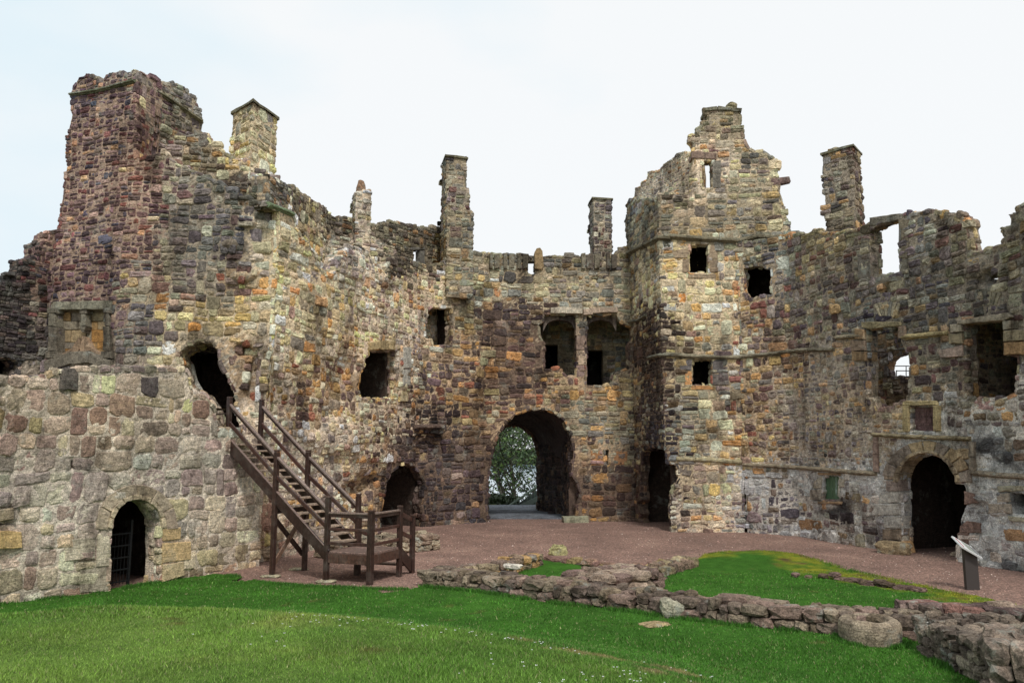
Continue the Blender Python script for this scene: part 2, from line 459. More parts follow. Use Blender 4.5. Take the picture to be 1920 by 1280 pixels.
def build_wall(name, cur, outline, holes=(), T=0.9, grid=0.07, seed=1, parent=None, mat=None, blobs=(), force=None,
               relief_amp=0.05, reveal=True, backstones=False, size_mul=1.0, prot_mul=1.0, edge_grow=0.05, bottom=-0.3, rough=1.0):
    """outline: closed loop in (s,z); holes: loops in (s,z). One mesh: rubble core, reveals and every stone."""
    acc = Acc(); outline = np.asarray(outline); holes = [np.asarray(h) for h in holes]
    bl = []
    for (bx, by, rx, ry, dd) in blobs:
        c0 = cur.unp(bx, by); c1 = cur.unp(bx + rx, by); c2 = cur.unp(bx, by + ry)
        bl.append((c0[0], c0[1], max(.05, abs(c1[0] - c0[0])), max(.05, abs(c2[1] - c0[1])), dd))
    def relief(u, v):
        e = relief_amp * fbm(u * .55, v * .55, seed + 40, 3) + relief_amp * .45 * noise(u * 2.1, v * 2.6, seed + 60)
        for (a, b, ra, rb, dd) in bl:
            q = ((u - a) / ra) ** 2 + ((v - b) / rb) ** 2
            q = q * (1 + .5 * noise(u * 2, v * 2, 77))
            e = e + dd * np.exp(-q * q * .9)
        return e
    u0, v0 = outline.min(0); u1, v1 = outline.max(0)
    # ---- core
    nu = int((u1 - u0) / grid) + 3; nv = int((v1 - v0) / grid) + 3
    us = u0 - grid * .5 + np.arange(nu) * grid; vs_ = v0 - grid * .5 + np.arange(nv) * grid
    UU, VV = np.meshgrid(us, vs_, indexing='ij')
    cx = UU[:-1, :-1] + grid / 2; cy = VV[:-1, :-1] + grid / 2
    keep = inpoly(cx, cy, outline)
    for h in holes: keep &= ~inpoly(cx, cy, h)
    # boundary vertices
    kp = np.pad(keep, 1)
    cnt = kp[:-1, :-1].astype(int) + kp[1:, :-1] + kp[:-1, 1:] + kp[1:, 1:]
    used = cnt > 0; bnd = used & (cnt < 4)
    U2 = UU.copy(); V2 = VV.copy()
    bx, by, bd = nearest_on(UU[bnd], VV[bnd], [outline] + holes)
    ok = bd < grid * .95
    tu = U2[bnd]; tv = V2[bnd]; tu[ok] = bx[ok]; tv[ok] = by[ok]; U2[bnd] = tu; V2[bnd] = tv
    idx = -np.ones(UU.shape, int); idx[used] = np.arange(used.sum())
    fu = U2[used]; fv = V2[used]
    dep = relief(fu, fv) + .012 * noise(fu * 9, fv * 9, seed + 3) + .014 * noise(fu * 21, fv * 21, seed + 4)
    front = cur.pos(fu, fv, dep)
    back = cur.pos(fu, fv, -T + .05 * noise(fu * 3, fv * 3, 5))
    mc = mortar_cols(cur.pos(fu, fv, 0 * fu), force)
    # pale / dark patches in the mortar
    q_ = front; pa = fbm(q_[:, 0] * .42 + q_[:, 1] * .3, q_[:, 2] * .42, 201, 3)
    mc = mc * ((1 + .28 * fbm(fu * 2.2, fv * 2.2, seed + 9, 3)) * (1 + .5 * pa))[:, None]
    mc = coat(key_at(front, 8, force), front, mc)
    ii, jj = np.nonzero(keep)
    quad = np.stack([idx[ii, jj], idx[ii + 1, jj], idx[ii + 1, jj + 1], idx[ii, jj + 1]], 1)
    n0 = len(front)
    acc.add(np.vstack([front, back]), [quad, quad[:, ::-1] + n0], np.vstack([mc, mc * .8]))
    # side walls along the kept/unkept edges
    E = []
    L = keep & ~kp[:-2, 1:-1]; i, j = np.nonzero(L); E.append(np.stack([idx[i, j + 1], idx[i, j]], 1))
    L = keep & ~kp[2:, 1:-1]; i, j = np.nonzero(L); E.append(np.stack([idx[i + 1, j], idx[i + 1, j + 1]], 1))
    L = keep & ~kp[1:-1, :-2]; i, j = np.nonzero(L); E.append(np.stack([idx[i, j], idx[i + 1, j]], 1))
    L = keep & ~kp[1:-1, 2:]; i, j = np.nonzero(L); E.append(np.stack([idx[i + 1, j + 1], idx[i, j + 1]], 1))
    E = np.concatenate(E); a, b = E[:, 0], E[:, 1]
    acc.f.append((np.stack([b, a, a + n0, b + n0], 1), False))
    # ---- facing stones
    def parm(u, v):
        k = kmap(u, v); g_ = SZ.get(KEYS[k], 1.0) * size_mul; return PARM[k][0] * g_ * 1.0, PARM[k][1] * g_ * 1.18
    gx = np.arange(u0 - 2, u1 + 2.5, .5); gz = np.arange(v0 - 1, v1 + 1.5, .5)
    A, B = np.meshgrid(gx, gz, indexing='ij')
    km = key_at(cur.pos(A.ravel(), B.ravel(), 0 * A.ravel()), 0, force).reshape(A.shape)
    def kmap(u, v):
        return km[min(max(int((u - gx[0]) / .5 + .5), 0), len(gx) - 1), min(max(int((v - gz[0]) / .5 + .5), 0), len(gz) - 1)]
    rects = fill_rects(u0 - .3, u1 + .3, v0 - .2, v1 + .3, parm, seed)
    cu = (rects[:, 0] + rects[:, 1]) / 2; cv = (rects[:, 2] + rects[:, 3]) / 2
    wu, wv = warp(cu, cv)
    k_ = inpoly(wu, wv, outline)
    hw = (rects[:, 1] - rects[:, 0]) * .33; hh = (rects[:, 3] - rects[:, 2]) * .33
    for h in holes:
        k_ &= ~inpoly(wu, wv, h)
        for sx_, sy_ in ((-1, -1), (1, -1), (1, 1), (-1, 1)): k_ &= ~inpoly(wu + sx_ * hw, wv + sy_ * hh, h)
    rects = rects[k_]; cu = cu[k_]; cv = cv[k_]
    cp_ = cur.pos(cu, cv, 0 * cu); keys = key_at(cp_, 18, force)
    pr = RNG.normal(1, 1, len(cu)) * PARM[keys, 4] + PARM[keys, 3]
    pr = np.clip(pr * .68 - .006, -.028, .07) * prot_mul
    # stones at a broken edge stick out a little more unevenly
    add_stones(acc, rects, cur.pos, None, PARM[keys, 2] * .8, pr, seed + 100, relief, keys, rough=rough)
    # ---- stones on reveals and wall heads
    if reveal:
        for hi, Lp in enumerate([outline] + holes):
            isout = hi == 0
            Q = np.vstack([Lp, Lp[:1]])
            # smooth the loop
            d = np.diff(Q, axis=0); l = np.linalg.norm(d, axis=1); g = l > 1e-6
            Q = np.vstack([Q[:-1][g], Q[-1:]]); d = np.diff(Q, axis=0); l = np.linalg.norm(d, axis=1)
            S = np.concatenate([[0], np.cumsum(l)])
            area = 0.5 * np.sum(Q[:-1, 0] * Q[1:, 1] - Q[1:, 0] * Q[:-1, 1])
            nrm2 = np.stack([d[:, 1], -d[:, 0]], 1) / l[:, None] * (1 if area > 0 else -1) * (1 if isout else -1)
            def rp(u, v, dd, Q=Q, S=S, nrm2=nrm2):
                u = np.clip(u, 0, S[-1] - 1e-6); i = np.clip(np.searchsorted(S, u, side='right') - 1, 0, len(nrm2) - 1)
                t = (u - S[i]) / (S[i + 1] - S[i]); q = Q[i] + (Q[i + 1] - Q[i]) * t[:, None]
                # averaged normal keeps stones whole over kinks
                nn = nrm2[i] + .6 * nrm2[(i + 1) % len(nrm2)] + .6 * nrm2[i - 1]
                nn /= np.maximum(np.linalg.norm(nn, axis=1), .4)[:, None]
                q = q + nn * dd[:, None]
                return cur.pos(q[:, 0], q[:, 1], relief(q[:, 0], q[:, 1]) * np.clip(1 - v / .5, 0, 1) - v)
            rr_ = fill_rects(0, S[-1], -.03, T, lambda a, b: (.30 * size_mul, .22 * size_mul), seed + 7 + hi, row=.45)
            cu = (rr_[:, 0] + rr_[:, 1]) / 2; cv = (rr_[:, 2] + rr_[:, 3]) / 2
            k_ = (cu > 0) & (cu < S[-1]) & (cv > -.02) & (cv < T)
            pp = rp(cu, cv, 0 * cu)
            if isout: k_ &= (pp[:, 2] > bottom + .5)
            rr_ = rr_[k_]; cu = cu[k_]; pp = pp[k_]
            if not len(rr_): continue
            keys = key_at(pp, 20, force)
            pr = np.clip(RNG.normal(.02, .03, len(cu)), -.02, .09) * prot_mul
            W = WARP[0]; WARP[0] = 0
            add_stones(acc, rr_, rp, None, np.full(len(cu), .01), pr, seed + 300 + hi, None, keys, embed=.08)
            WARP[0] = W
    o = acc.build(name, mat or M_STONE, parent)
    cur.relief = relief
    return o

def block_poly(acc, cur, loop, proud, deep, col, ch=0.012, rough=.004, seed=0):
    """a dressed stone: loop of (s,z) extruded from -deep to +proud with a chamfered face"""
    L = np.asarray(loop, float); rng = np.random.default_rng(seed + len(acc.v) * 13 + 1)
    ar = 0.5 * np.sum(L[:, 0] * np.roll(L[:, 1], -1) - np.roll(L[:, 0], -1) * L[:, 1])
    if ar < 0: L = L[::-1]
    # densify
    pts = []
    for i in range(len(L)):
        a, b = L[i], L[(i + 1) % len(L)]; k = max(1, int(np.hypot(*(b - a)) / .16))
        for j in range(k): pts.append(a + (b - a) * j / k)
    L = np.array(pts); n = len(L)
    t = np.roll(L, -1, 0) - np.roll(L, 1, 0); t /= np.maximum(np.linalg.norm(t, axis=1), 1e-6)[:, None]
    nin = np.stack([-t[:, 1], t[:, 0]], 1)
    Lj = L + rng.normal(0, rough, L.shape)
    c = L.mean(0)
    lift = float(np.asarray(cur.relief(c[:1], c[1:])).ravel()[0]) if hasattr(cur, 'relief') else 0.0
    lift = max(-.05, min(.12, lift)); proud = proud + lift
    def ringp(q, dep): return cur.pos(q[:, 0], q[:, 1], np.full(n, dep) + rng.normal(0, rough, n))
    v = np.vstack([ringp(Lj, -deep), ringp(Lj, proud - ch), ringp(Lj + nin * ch, proud), cur.pos(c[:1], c[1:], np.array([proud + .002]))])
    k = np.arange(n); k2 = (k + 1) % n
    q = np.vstack([np.stack([k, k2, n + k2, n + k], 1), np.stack([n + k, n + k2, 2 * n + k2, 2 * n + k], 1)])
    tri = np.stack([2 * n + k, 2 * n + k2, np.full(n, 3 * n)], 1)
    acc.add(v, [q, tri], np.asarray(col) * math.exp(rng.normal(0, .07)))

def dressed(name, cur, loops, proud=.03, deep=.25, cols=((150,130,100),), parent=None, mat=None, seed=0, ch=.014, rough=.006, segs=None, gain=None):
    """a part made of one or more dressed stones given by pixel outlines"""
    acc = Acc(); rnd = random.Random(seed)
    for i, lp in enumerate(loops):
        sz = np.array([cur.unp(x, y, segs) for x, y in lp])
        cc_ = alb(rnd.choice(cols), gain); block_poly(acc, cur, sz, proud, deep, cc_ * .78 + cc_.mean() * .22, ch, rough, seed + i)
    return acc.build(name, mat or M_DRESS, parent)

def moulding(name, cur, pts, h=.16, proud=.13, col=(112,102,84), parent=None, seed=0, drop=.35, mat=None, segs=None):
    """string course: weathered top, flat face, undercut; broken into stones, swept along the wall"""
    sz = cur.poly(pts, 0, 8, segs); acc = Acc(); rng = np.random.default_rng(seed + 3)
    ds = np.linalg.norm(np.diff(sz, axis=0), axis=1); S = np.concatenate([[0], np.cumsum(ds)])
    u = 0.0
    while u < S[-1] - .02:
        w_ = rng.uniform(.5, 1.0); b = min(u + w_, S[-1]); k = max(3, int((b - u) / .12)); q = np.linspace(u, b - .006, k)
        s_ = np.interp(q, S, sz[:, 0]); z_ = np.interp(q, S, sz[:, 1])
        f = 1 + rng.normal(0, .06)
        prof = [(-.05, .5 * h), (proud * .25 * f, .5 * h), (proud * f, .12 * h), (proud * f, -.18 * h), (proud * .55, -.3 * h), (proud * .3, -.5 * h), (-.05, -.5 * h)]
        n = len(prof); V = []
        rel = cur.relief(s_, z_) if hasattr(cur, 'relief') else 0 * s_
        for (d_, dz) in prof:
            V.append(cur.pos(s_, z_ + dz + rng.normal(0, .005, k), rel * .7 + d_ + rng.normal(0, .006, k)))
        V = np.stack(V, 1).reshape(-1, 3)
        F_ = []
        for i in range(k - 1):
            for j in range(n - 1): F_.append((i * n + j, i * n + j + 1, (i + 1) * n + j + 1, (i + 1) * n + j))
        acc.add(V, [np.array(F_), np.array([list(range(n)), [(k - 1) * n + t for t in range(n - 1, -1, -1)]])],
                alb(col) * math.exp(rng.normal(0, .12)))
        u = b
    return acc.build(name, mat or M_MOSSY, parent)

def px_arch(cx, ytop, yspring, rx, n=14):
    return [(cx + rx * math.cos(math.pi * (1 - i / n)), yspring - (yspring - ytop) * math.sin(math.pi * i / n)) for i in range(n + 1)]

def chamber(name, cur, px_c, half, depth, z0, z1, T, parent, force='k', s_at=None):
    """closed dark room behind an opening: five inward faces of rubble"""
    c = cur.unp(*px_c) if s_at is None else (s_at, 0); i = int(cur.seg(np.array([c[0]]))[0]); d = cur.d[i]; n = cur.n[i]
    ctr = cur.p[i] + d * (c[0] - cur.s[i]) - n * (T - .03)
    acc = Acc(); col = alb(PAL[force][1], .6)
    def pt(a, b, z): q = ctr + d * a - n * b; return (q[0], q[1], z)
    h = half; D = depth; t = .25
    def slab(p):   # p 8 corners
        F_ = [(0, 1, 2, 3), (7, 6, 5, 4), (0, 4, 5, 1), (1, 5, 6, 2), (2, 6, 7, 3), (3, 7, 4, 0)]
        acc.add(np.array(p), [np.array(F_)], col)
    def boxr(a0, a1, b0, b1, c0, c1):
        slab([pt(a0, b0, c0), pt(a1, b0, c0), pt(a1, b1, c0), pt(a0, b1, c0), pt(a0, b0, c1), pt(a1, b0, c1), pt(a1, b1, c1), pt(a0, b1, c1)])
    boxr(-h - t, -h, 0, D, z0 - t, z1 + t); boxr(h, h + t, 0, D, z0 - t, z1 + t)
    boxr(-h - t, h + t, D, D + t, z0 - t, z1 + t)
    boxr(-h, h, 0, D, z1, z1 + t); boxr(-h, h, 0, D, z0 - t, z0)
    return acc.build(name, M_STONE, parent)
# ================================================================== BUILDINGS
def top_loop(cur, pts, zb=-.3, jag=1.6, step=8, segs=None):
    a = cur.poly(pts, jag, step, segs)
    return np.vstack([a, [a[-1][0], zb], [a[0][0], zb]])

# plan of the court (metres, camera at the origin)
K_TOWER = P(500, 900, 21.9)                       # outer corner of the great tower by the stair
TERR = Curtain([G(-260, 1192), G(0, 1135), G(205, 1110), G(335, 1087), P(500, 900, 21.2)])
TFRONT = Curtain([P(86, 560, 22.6), P(252, 300, 21.6), K_TOWER])
TSIDE = Curtain([P(253, 300, 22.0), P(379, 250, 24.0)])
TBACK = Curtain([P(290, 280, 22.9), P(524, 330, 23.5)])
UPPER = Curtain([P(503, 380, 22.7), P(612, 450, 28.9), P(862, 440, 34.4)])
GATE = Curtain([K_TOWER, P(684, 600, 27.2), P(790, 800, 31.4), P(915, 900, 33.5), P(1200, 900, 33.8)])
STAIR = Curtain([P(1186, 900, 34.0), P(1248, 900, 29.5), P(1392, 900, 29.4), P(1492, 440, 29.0)])
RANGE = Curtain([P(1378, 900, 29.62), G(1500, 1005), G(1640, 1028), G(1900, 1068), G(2120, 1112)])
FARL = Curtain([P(-160, 600, 20.5), P(0, 600, 21.8), P(112, 600, 23.2)])

# ---------------------------------------------------------------- terrace wall with the arched door
t_terr = thing('terrace_wall', 'pale wall of large coarse blocks with a small round-arched gated doorway, left foreground', 'wall', (*G(205, 1110), 0))
door_hole = TERR.poly([(206, 1122), (207, 1040), (209, 990)] + px_arch(255, 936, 990, 46, 12)[1:-1] + [(301, 990), (300, 1040), (299, 1112)], 0, 10)
door_hole = np.vstack([door_hole, [door_hole[-1][0], -.5], [door_hole[0][0], -.5]])
build_wall('wall', TERR, top_loop(TERR, [(-260, 712), (0, 712), (60, 706), (130, 690), (210, 690), (300, 690), (352, 692), (357, 715), (362, 738), (384, 742), (402, 762), (406, 802), (455, 806), (461, 840), (486, 850), (492, 900)]),
           [door_hole, TERR.poly([(-30, 978), (22, 982), (24, 992), (-30, 990)], 0, 10, close=True)], T=.5, seed=3, parent=t_terr, rough=.45,
           relief_amp=.035, blobs=[(134, 872, 12, 9, -.2), (20, 930, 40, 18, .09)], prot_mul=1.0)
# door dressings: two orders of voussoirs, jamb blocks on the right
vs_ = []
def arch_ring(cx, ys, r0x, r0y, r1x, r1y, n, a0=0.0, a1=math.pi):
    o = []
    for i in range(n):
        t0 = a0 + (a1 - a0) * i / n + .012; t1 = a0 + (a1 - a0) * (i + 1) / n - .012; L = []
        for k in range(4):
            t = t0 + (t1 - t0) * k / 3; L.append((cx - r0x * math.cos(t), ys - r0y * math.sin(t)))
        for k in range(4):
            t = t1 + (t0 - t1) * k / 3; L.append((cx - r1x * math.cos(t), ys - r1y * math.sin(t)))
        o.append(L)
    return o
dressed('arch', TERR, arch_ring(255, 992, 55, 64, 76, 84, 6), .055, .3, ((150,134,110), (158,140,112), (140,122,102)), t_terr, seed=2)
dressed('arch_moulding', TERR, arch_ring(255, 990, 46, 54, 54, 63, 9), .075, .45, ((170,152,120), (158,142,114)), t_terr, seed=3)
jm = [[(303, 992), (336, 988), (336, 1010), (303, 1014)], [(303, 1018), (356, 1014), (356, 1048), (303, 1054)], [(303, 1058), (342, 1052), (344, 1078), (303, 1090)]]
dressed('door_jamb', TERR, jm, .06, .3, ((176,154,112), (160,138,104), (168,140,92), (116,98,84)), t_terr, seed=5)
dressed('door_jamb', TERR, [[(182, 1000), (205, 1000), (205, 1060), (180, 1062)], [(150, 1064), (204, 1062), (204, 1108), (150, 1112)], [(122, 1012), (178, 1004), (178, 1046), (122, 1052)]], .03, .3,
        ((178,166,140), (168,156,132)), t_terr, seed=6)
dressed('corbel_stone', TERR, [[(-10, 955), (22, 952), (24, 972), (-10, 976)], [(-10, 995), (38, 996), (38, 1026), (-10, 1028)]], .12, .3, ((172,142,84), (150,132,104)), t_terr, seed=7)
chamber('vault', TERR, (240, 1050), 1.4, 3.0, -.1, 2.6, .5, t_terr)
# platform behind the terrace wall
acc = Acc(); pl = [(-16, 14.0), (TERR.p[1][0] - 1, TERR.p[1][1]), (TERR.p[3][0] - .6, TERR.p[3][1] + .3), (TERR.p[4][0] - .7, TERR.p[4][1] + .1), (-11, 23.5), (-18, 22)]
acc.add([(x, y, 4.1) for x, y in pl], [np.array([[0, 1, 2], [0, 2, 3], [0, 3, 4], [0, 4, 5]])], alb((90, 84, 70)))
acc.build('terrace_floor', M_STONE, t_terr)

# ---------------------------------------------------------------- great tower
t_tow = thing('ruined_tower', 'tall ruined tower of purple and grey rubble rising above the pale terrace wall', 'tower', (*K_TOWER, 0))
hole_t = TFRONT.poly([(352, 646), (375, 640), (398, 643), (410, 655), (409, 672), (416, 690), (428, 715), (440, 740), (446, 770), (450, 812), (404, 812), (400, 770), (380, 738), (352, 728), (342, 700), (334, 662)], 1.5, 8, close=True)
niche_hole = TFRONT.poly([(108, 575), (206, 574), (205, 672), (106, 676)], 0, 12, close=True)
contour = [(88, 860), (88, 700), (93, 560), (101, 500), (104, 434), (112, 420), (112, 400), (117, 360), (120, 322), (127, 315), (124, 298), (131, 240), (135, 200), (131, 176), (138, 160), (148, 148), (164, 139), (180, 144), (190, 152), (198, 147), (202, 138), (222, 134), (238, 141), (256, 132), (257, 297), (285, 292), (309, 283), (330, 302), (372, 322), (420, 347), (462, 368), (500, 383), (503, 420)]
a = TFRONT.poly(contour, 1.2, 8)
loop = np.vstack([a, [TFRONT.L, a[-1][1]], [TFRONT.L, -.3], [a[0][0], -.3]])
build_wall('wall', TFRONT, loop, [hole_t, niche_hole], T=1.0, seed=5, parent=t_tow, relief_amp=.06,
           blobs=[(478, 700, 22, 62, -.42), (445, 470, 40, 60, .10), (455, 520, 20, 10, .16), (430, 460, 16, 8, .14), (330, 690, 18, 30, .05), (470, 420, 12, 8, .15), (455, 655, 14, 12, -.45)])
build_wall('side_wall', TSIDE, top_loop(TSIDE, [(253, 133), (262, 135), (272, 141), (290, 146), (305, 155), (330, 156), (345, 162), (355, 176), (370, 182), (371, 200), (377, 208), (378, 226), (380, 260)], zb=6), T=.5, seed=6, parent=t_tow, mat=M_MOSSY)
build_wall('back_wall', TBACK, top_loop(TBACK, [(290, 262), (379, 248), (392, 250), (400, 268), (416, 280), (432, 292), (470, 305), (512, 330), (522, 345)], zb=6), T=.8, seed=7, parent=t_tow, mat=M_MOSSY)
# filling between front and back at the wall head
def stack(name, L, Cn, Rr, z0, z1, parent, seed, taper=0.0, cap=True, force=None, ragged=0, mat=None, capcol=(96, 92, 74)):
    """free-standing rectangular chimney stack on three plan corners (near corner in the middle)"""
    L = np.array(L); Cn = np.array(Cn); Rr = np.array(Rr); D4 = L + Rr - Cn
    cur = Curtain([L, Cn, Rr, D4], out='ctr', closed=True)
    q = np.array([[0, z0], [cur.L, z0]])
    rng = np.random.default_rng(seed); top = []
    for s_ in np.arange(cur.L, -.01, -.12):
        top.append([max(s_, 0), z1 + (rng.normal(0, ragged) if ragged else 0)])
    loop = np.vstack([q, top])
    o = build_wall(name, cur, loop, T=min(.28, cur.s[1] * .4, (cur.s[2] - cur.s[1]) * .4), seed=seed, parent=parent, force=force, relief_amp=.015, reveal=False, grid=.08, size_mul=1.0, mat=mat, bottom=z0)
    acc = Acc(); c4 = np.array([L, Cn, Rr, D4]); ctr = c4.mean(0)
    acc.add([(*(ctr + (p - ctr) * .96), z1 - .06) for p in c4], [np.array([[0, 1, 2, 3]])], alb((70, 64, 56)))
    acc.build('chimney_head', M_STONE, o)
    if cap:
        acc = Acc(); k = 1.0 + .09 / (np.linalg.norm(c4 - ctr, axis=1).mean()) * 1.2
        N = 7
        for e in range(4):
            a_, b_ = c4[e], c4[(e + 1) % 4]
            o1 = ctr + (a_ - ctr) * k; o2 = ctr + (b_ - ctr) * k; i1 = ctr + (a_ - ctr) * .8; i2 = ctr + (b_ - ctr) * .8
            n = max(2, int(np.hypot(*(o2 - o1)) / .35)); V = []
            for j in range(n + 1):
                t = j / n; po = o1 + (o2 - o1) * t; pi = i1 + (i2 - i1) * t; r1, r2 = rng.normal(0, .012, 2)
                V += [(*po, z1 - .02 + r1), (*po, z1 + .06 + r2), (*pi, z1 + .10 + r1), (*pi, z1 - .05)]
            F_ = []
            for j in range(n):
                for q_ in range(3): F_.append((j * 4 + q_, (j + 1) * 4 + q_, (j + 1) * 4 + q_ + 1, j * 4 + q_ + 1))
            acc.add(V, [np.array(F_)], alb(capcol))
        # a few loose stones lying on the head
        for _ in range(5):
            p_ = ctr + rng.uniform(-.28, .28) * (c4[0] - c4[2]) * .8 + rng.uniform(-.3, .3) * (c4[1] - c4[3]) * .5
            boulder(acc, (*p_, z1 + .08), (rng.uniform(.1, .24), rng.uniform(.08, .16), rng.uniform(.05, .12)), rng.uniform(0, 3), alb((118, 110, 90)), rng)
        acc.build('chimney_cap', M_MOSSY, o)
    return o
def zat(px, py, d): return PZ(px, py, d)[2]

_bo = None
def boulder(acc, loc, size, rot, col, rng, smooth=False, flat=.0, sub=3, jit=.07):
    """rounded, irregular block: a subdivided cube pushed part of the way to a super-ellipsoid"""
    n = sub + 1; g = np.linspace(-1, 1, n); V = []; F_ = []; base = 0
    for ax in range(3):
        for sg in (-1, 1):
            A, B = np.meshgrid(g, g, indexing='ij'); W = np.full(A.shape, float(sg))
            v = [None] * 3; v[ax] = W; v[(ax + 1) % 3] = A; v[(ax + 2) % 3] = B
            V.append(np.stack([q.ravel() for q in v], 1))
            for i in range(n - 1):
                for j in range(n - 1):
                    f = (base + i * n + j, base + (i + 1) * n + j, base + (i + 1) * n + j + 1, base + i * n + j + 1)
                    F_.append(f if sg > 0 else f[::-1])
            base += n * n
    V = np.concatenate(V); key = np.round(V * 50).astype(int)
    pw = 4.5; ln = (np.abs(V) ** pw).sum(1) ** (1 / pw); V = V / ln[:, None]
    # welded jitter
    hsh = (key[:, 0] * 73 + key[:, 1] * 179 + key[:, 2] * 283)
    r0 = int(rng.integers(0, 1e6))
    J = np.stack([_h(hsh, hsh * 0 + r0, k) for k in range(3)], 1) * 2 - 1
    V = V + J * jit * 1.6
    # random shear / taper
    V[:, 0] *= 1 + rng.normal(0, .12) * V[:, 2]; V[:, 1] *= 1 + rng.normal(0, .12) * V[:, 0]; V[:, 2] += rng.normal(0, .10) * V[:, 0]
    V = V * np.array(size); c, s_ = math.cos(rot), math.sin(rot)
    X = V[:, 0] * c - V[:, 1] * s_; Y = V[:, 0] * s_ + V[:, 1] * c
    acc.add(np.stack([X + loc[0], Y + loc[1], V[:, 2] + loc[2]], 1), [np.array(F_)], np.asarray(col) * math.exp(rng.normal(0, .12)), smooth)

moulding('string_course', TFRONT, [(133, 178), (200, 168), (254, 152)], .12, .12, (92, 96, 78), t_tow, 1)
moulding('string_course', TSIDE, [(254, 152), (300, 176), (378, 228)], .12, .12, (104, 100, 82), t_tow, 2)
zc = zat(474, 194, 23.4)
stack('chimney', P(433, 300, 24.2), P(470, 300, 23.3), P(516, 300, 24.6), 8.6, zc, t_tow, 21, force='y')
# carved niche (aumbry) in the tower face
t_n = thing('carved_niche', 'weathered carved niche with three shafts and broken sill in the purple tower wall', 'niche', (*P(155, 690, 22.1), 4.9))
t_n['category'] = 'niche'
pan = Acc(); rnd = random.Random(4)
ys = [583, 600, 616, 640, 652, 676]
for r_ in range(5):
    xs = [106, 135, 150, 172, 200] if r_ % 2 else [106, 122, 150, 160, 204]
    for k in range(4):
        lp = [(xs[k] + .5, ys[r_] + .5), (xs[k + 1] - .5, ys[r_] + .5), (xs[k + 1] - .5, ys[r_ + 1] - .5), (xs[k] + .5, ys[r_ + 1] - .5)]
        sz = np.array([TFRONT.unp(*q) for q in lp])
        block_poly(pan, TFRONT, sz, -.20, .2, alb(rnd.choice([(140,122,94), (146,118,80), (128,118,104), (136,126,108), (150,112,66), (124,112,88)]), 1.2), .006, .003, r_ * 7 + k)
sz = np.array([TFRONT.unp(*q) for q in [(100, 570), (212, 570), (212, 684), (100, 684)]]); block_poly(pan, TFRONT, sz, -.225, .3, alb((120, 108, 90)), .01, .003, 99)
pan.build('panel_stones', M_DRESS, t_n)
dressed('lintel', TFRONT, [[(100, 566), (152, 565), (152, 580), (100, 581)], [(153, 564), (212, 564), (212, 580), (153, 580)]], .06, .3, ((112,108,90), (104,98,82)), t_n, mat=M_MOSSY, seed=1)
for (x0, x1, pr) in ((94, 111, .10), (148, 162, .03), (199, 212, .10)):
    b_ = 672 if x0 != 148 else 614
    dressed('shaft', TFRONT, [[(x0, 578), (x1, 578), (x1, 588), (x0, 588)], [(x0 + 3, 589), (x1 - 3, 589), (x1 - 2, 612), (x0 + 2, 612)], [(x0 + 1, 613), (x1 - 1, 613), (x1, b_ - 14), (x0, b_ - 14)] if b_ > 620 else [(x0 + 1, 612), (x1 - 1, 612), (x1 - 3, 619), (x0 + 3, 619)],
                               [(x0 - 3, b_ - 13), (x1 + 3, b_ - 13), (x1 + 4, b_), (x0 - 4, b_)] if b_ > 620 else [(x0 + 4, 619), (x1 - 4, 619), (x1 - 5, 623), (x0 + 5, 623)]], pr, .3, ((104,98,82), (96,88,74)), t_n, mat=M_MOSSY, seed=int(x0))
dressed('broken_gable', TFRONT, [[(110, 664), (130, 652), (144, 632), (148, 650), (136, 668), (112, 676)], [(150, 628), (158, 632), (168, 650), (162, 664), (146, 660)], [(168, 650), (184, 660), (202, 668), (200, 678), (166, 670)]], -.05, .2, ((118,106,86), (128,104,78)), t_n, mat=M_MOSSY, seed=9)
dressed('sill', TFRONT, [[(88, 678), (112, 668), (136, 660), (140, 682), (112, 690), (90, 696)], [(137, 660), (172, 658), (174, 680), (141, 684)], [(173, 660), (198, 672), (214, 676), (212, 694), (176, 682)]], .10, .3, ((108,98,84), (100,92,78)), t_n, mat=M_MOSSY, seed=12)
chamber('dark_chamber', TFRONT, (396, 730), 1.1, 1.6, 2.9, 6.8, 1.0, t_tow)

# far wall at the left edge
t_far = thing('ruined_wall', 'dark jagged wall of thin slaty stones stepping down at the left edge behind the tower', 'wall', (*P(50, 900, 22.3), 0))
hf = FARL.poly([(-20, 668), (20, 668), (34, 680), (30, 705), (-20, 712)], 1, 8, close=True)
build_wall('wall', FARL, top_loop(FARL, [(-160, 590), (-60, 560), (0, 541), (8, 530), (22, 530), (26, 512), (44, 508), (46, 486), (70, 480), (74, 452), (88, 448), (92, 434), (112, 430)], 1.0), [hf], T=.8, seed=9, parent=t_far, relief_amp=.09)
dressed('projecting_stone', FARL, [[(8, 510), (26, 511), (26, 517), (8, 516)]], .1, .3, ((92,90,86),), t_far)
chamber('vault', FARL, (0, 690), .9, 2.0, 4.2, 5.8, .8, t_far)

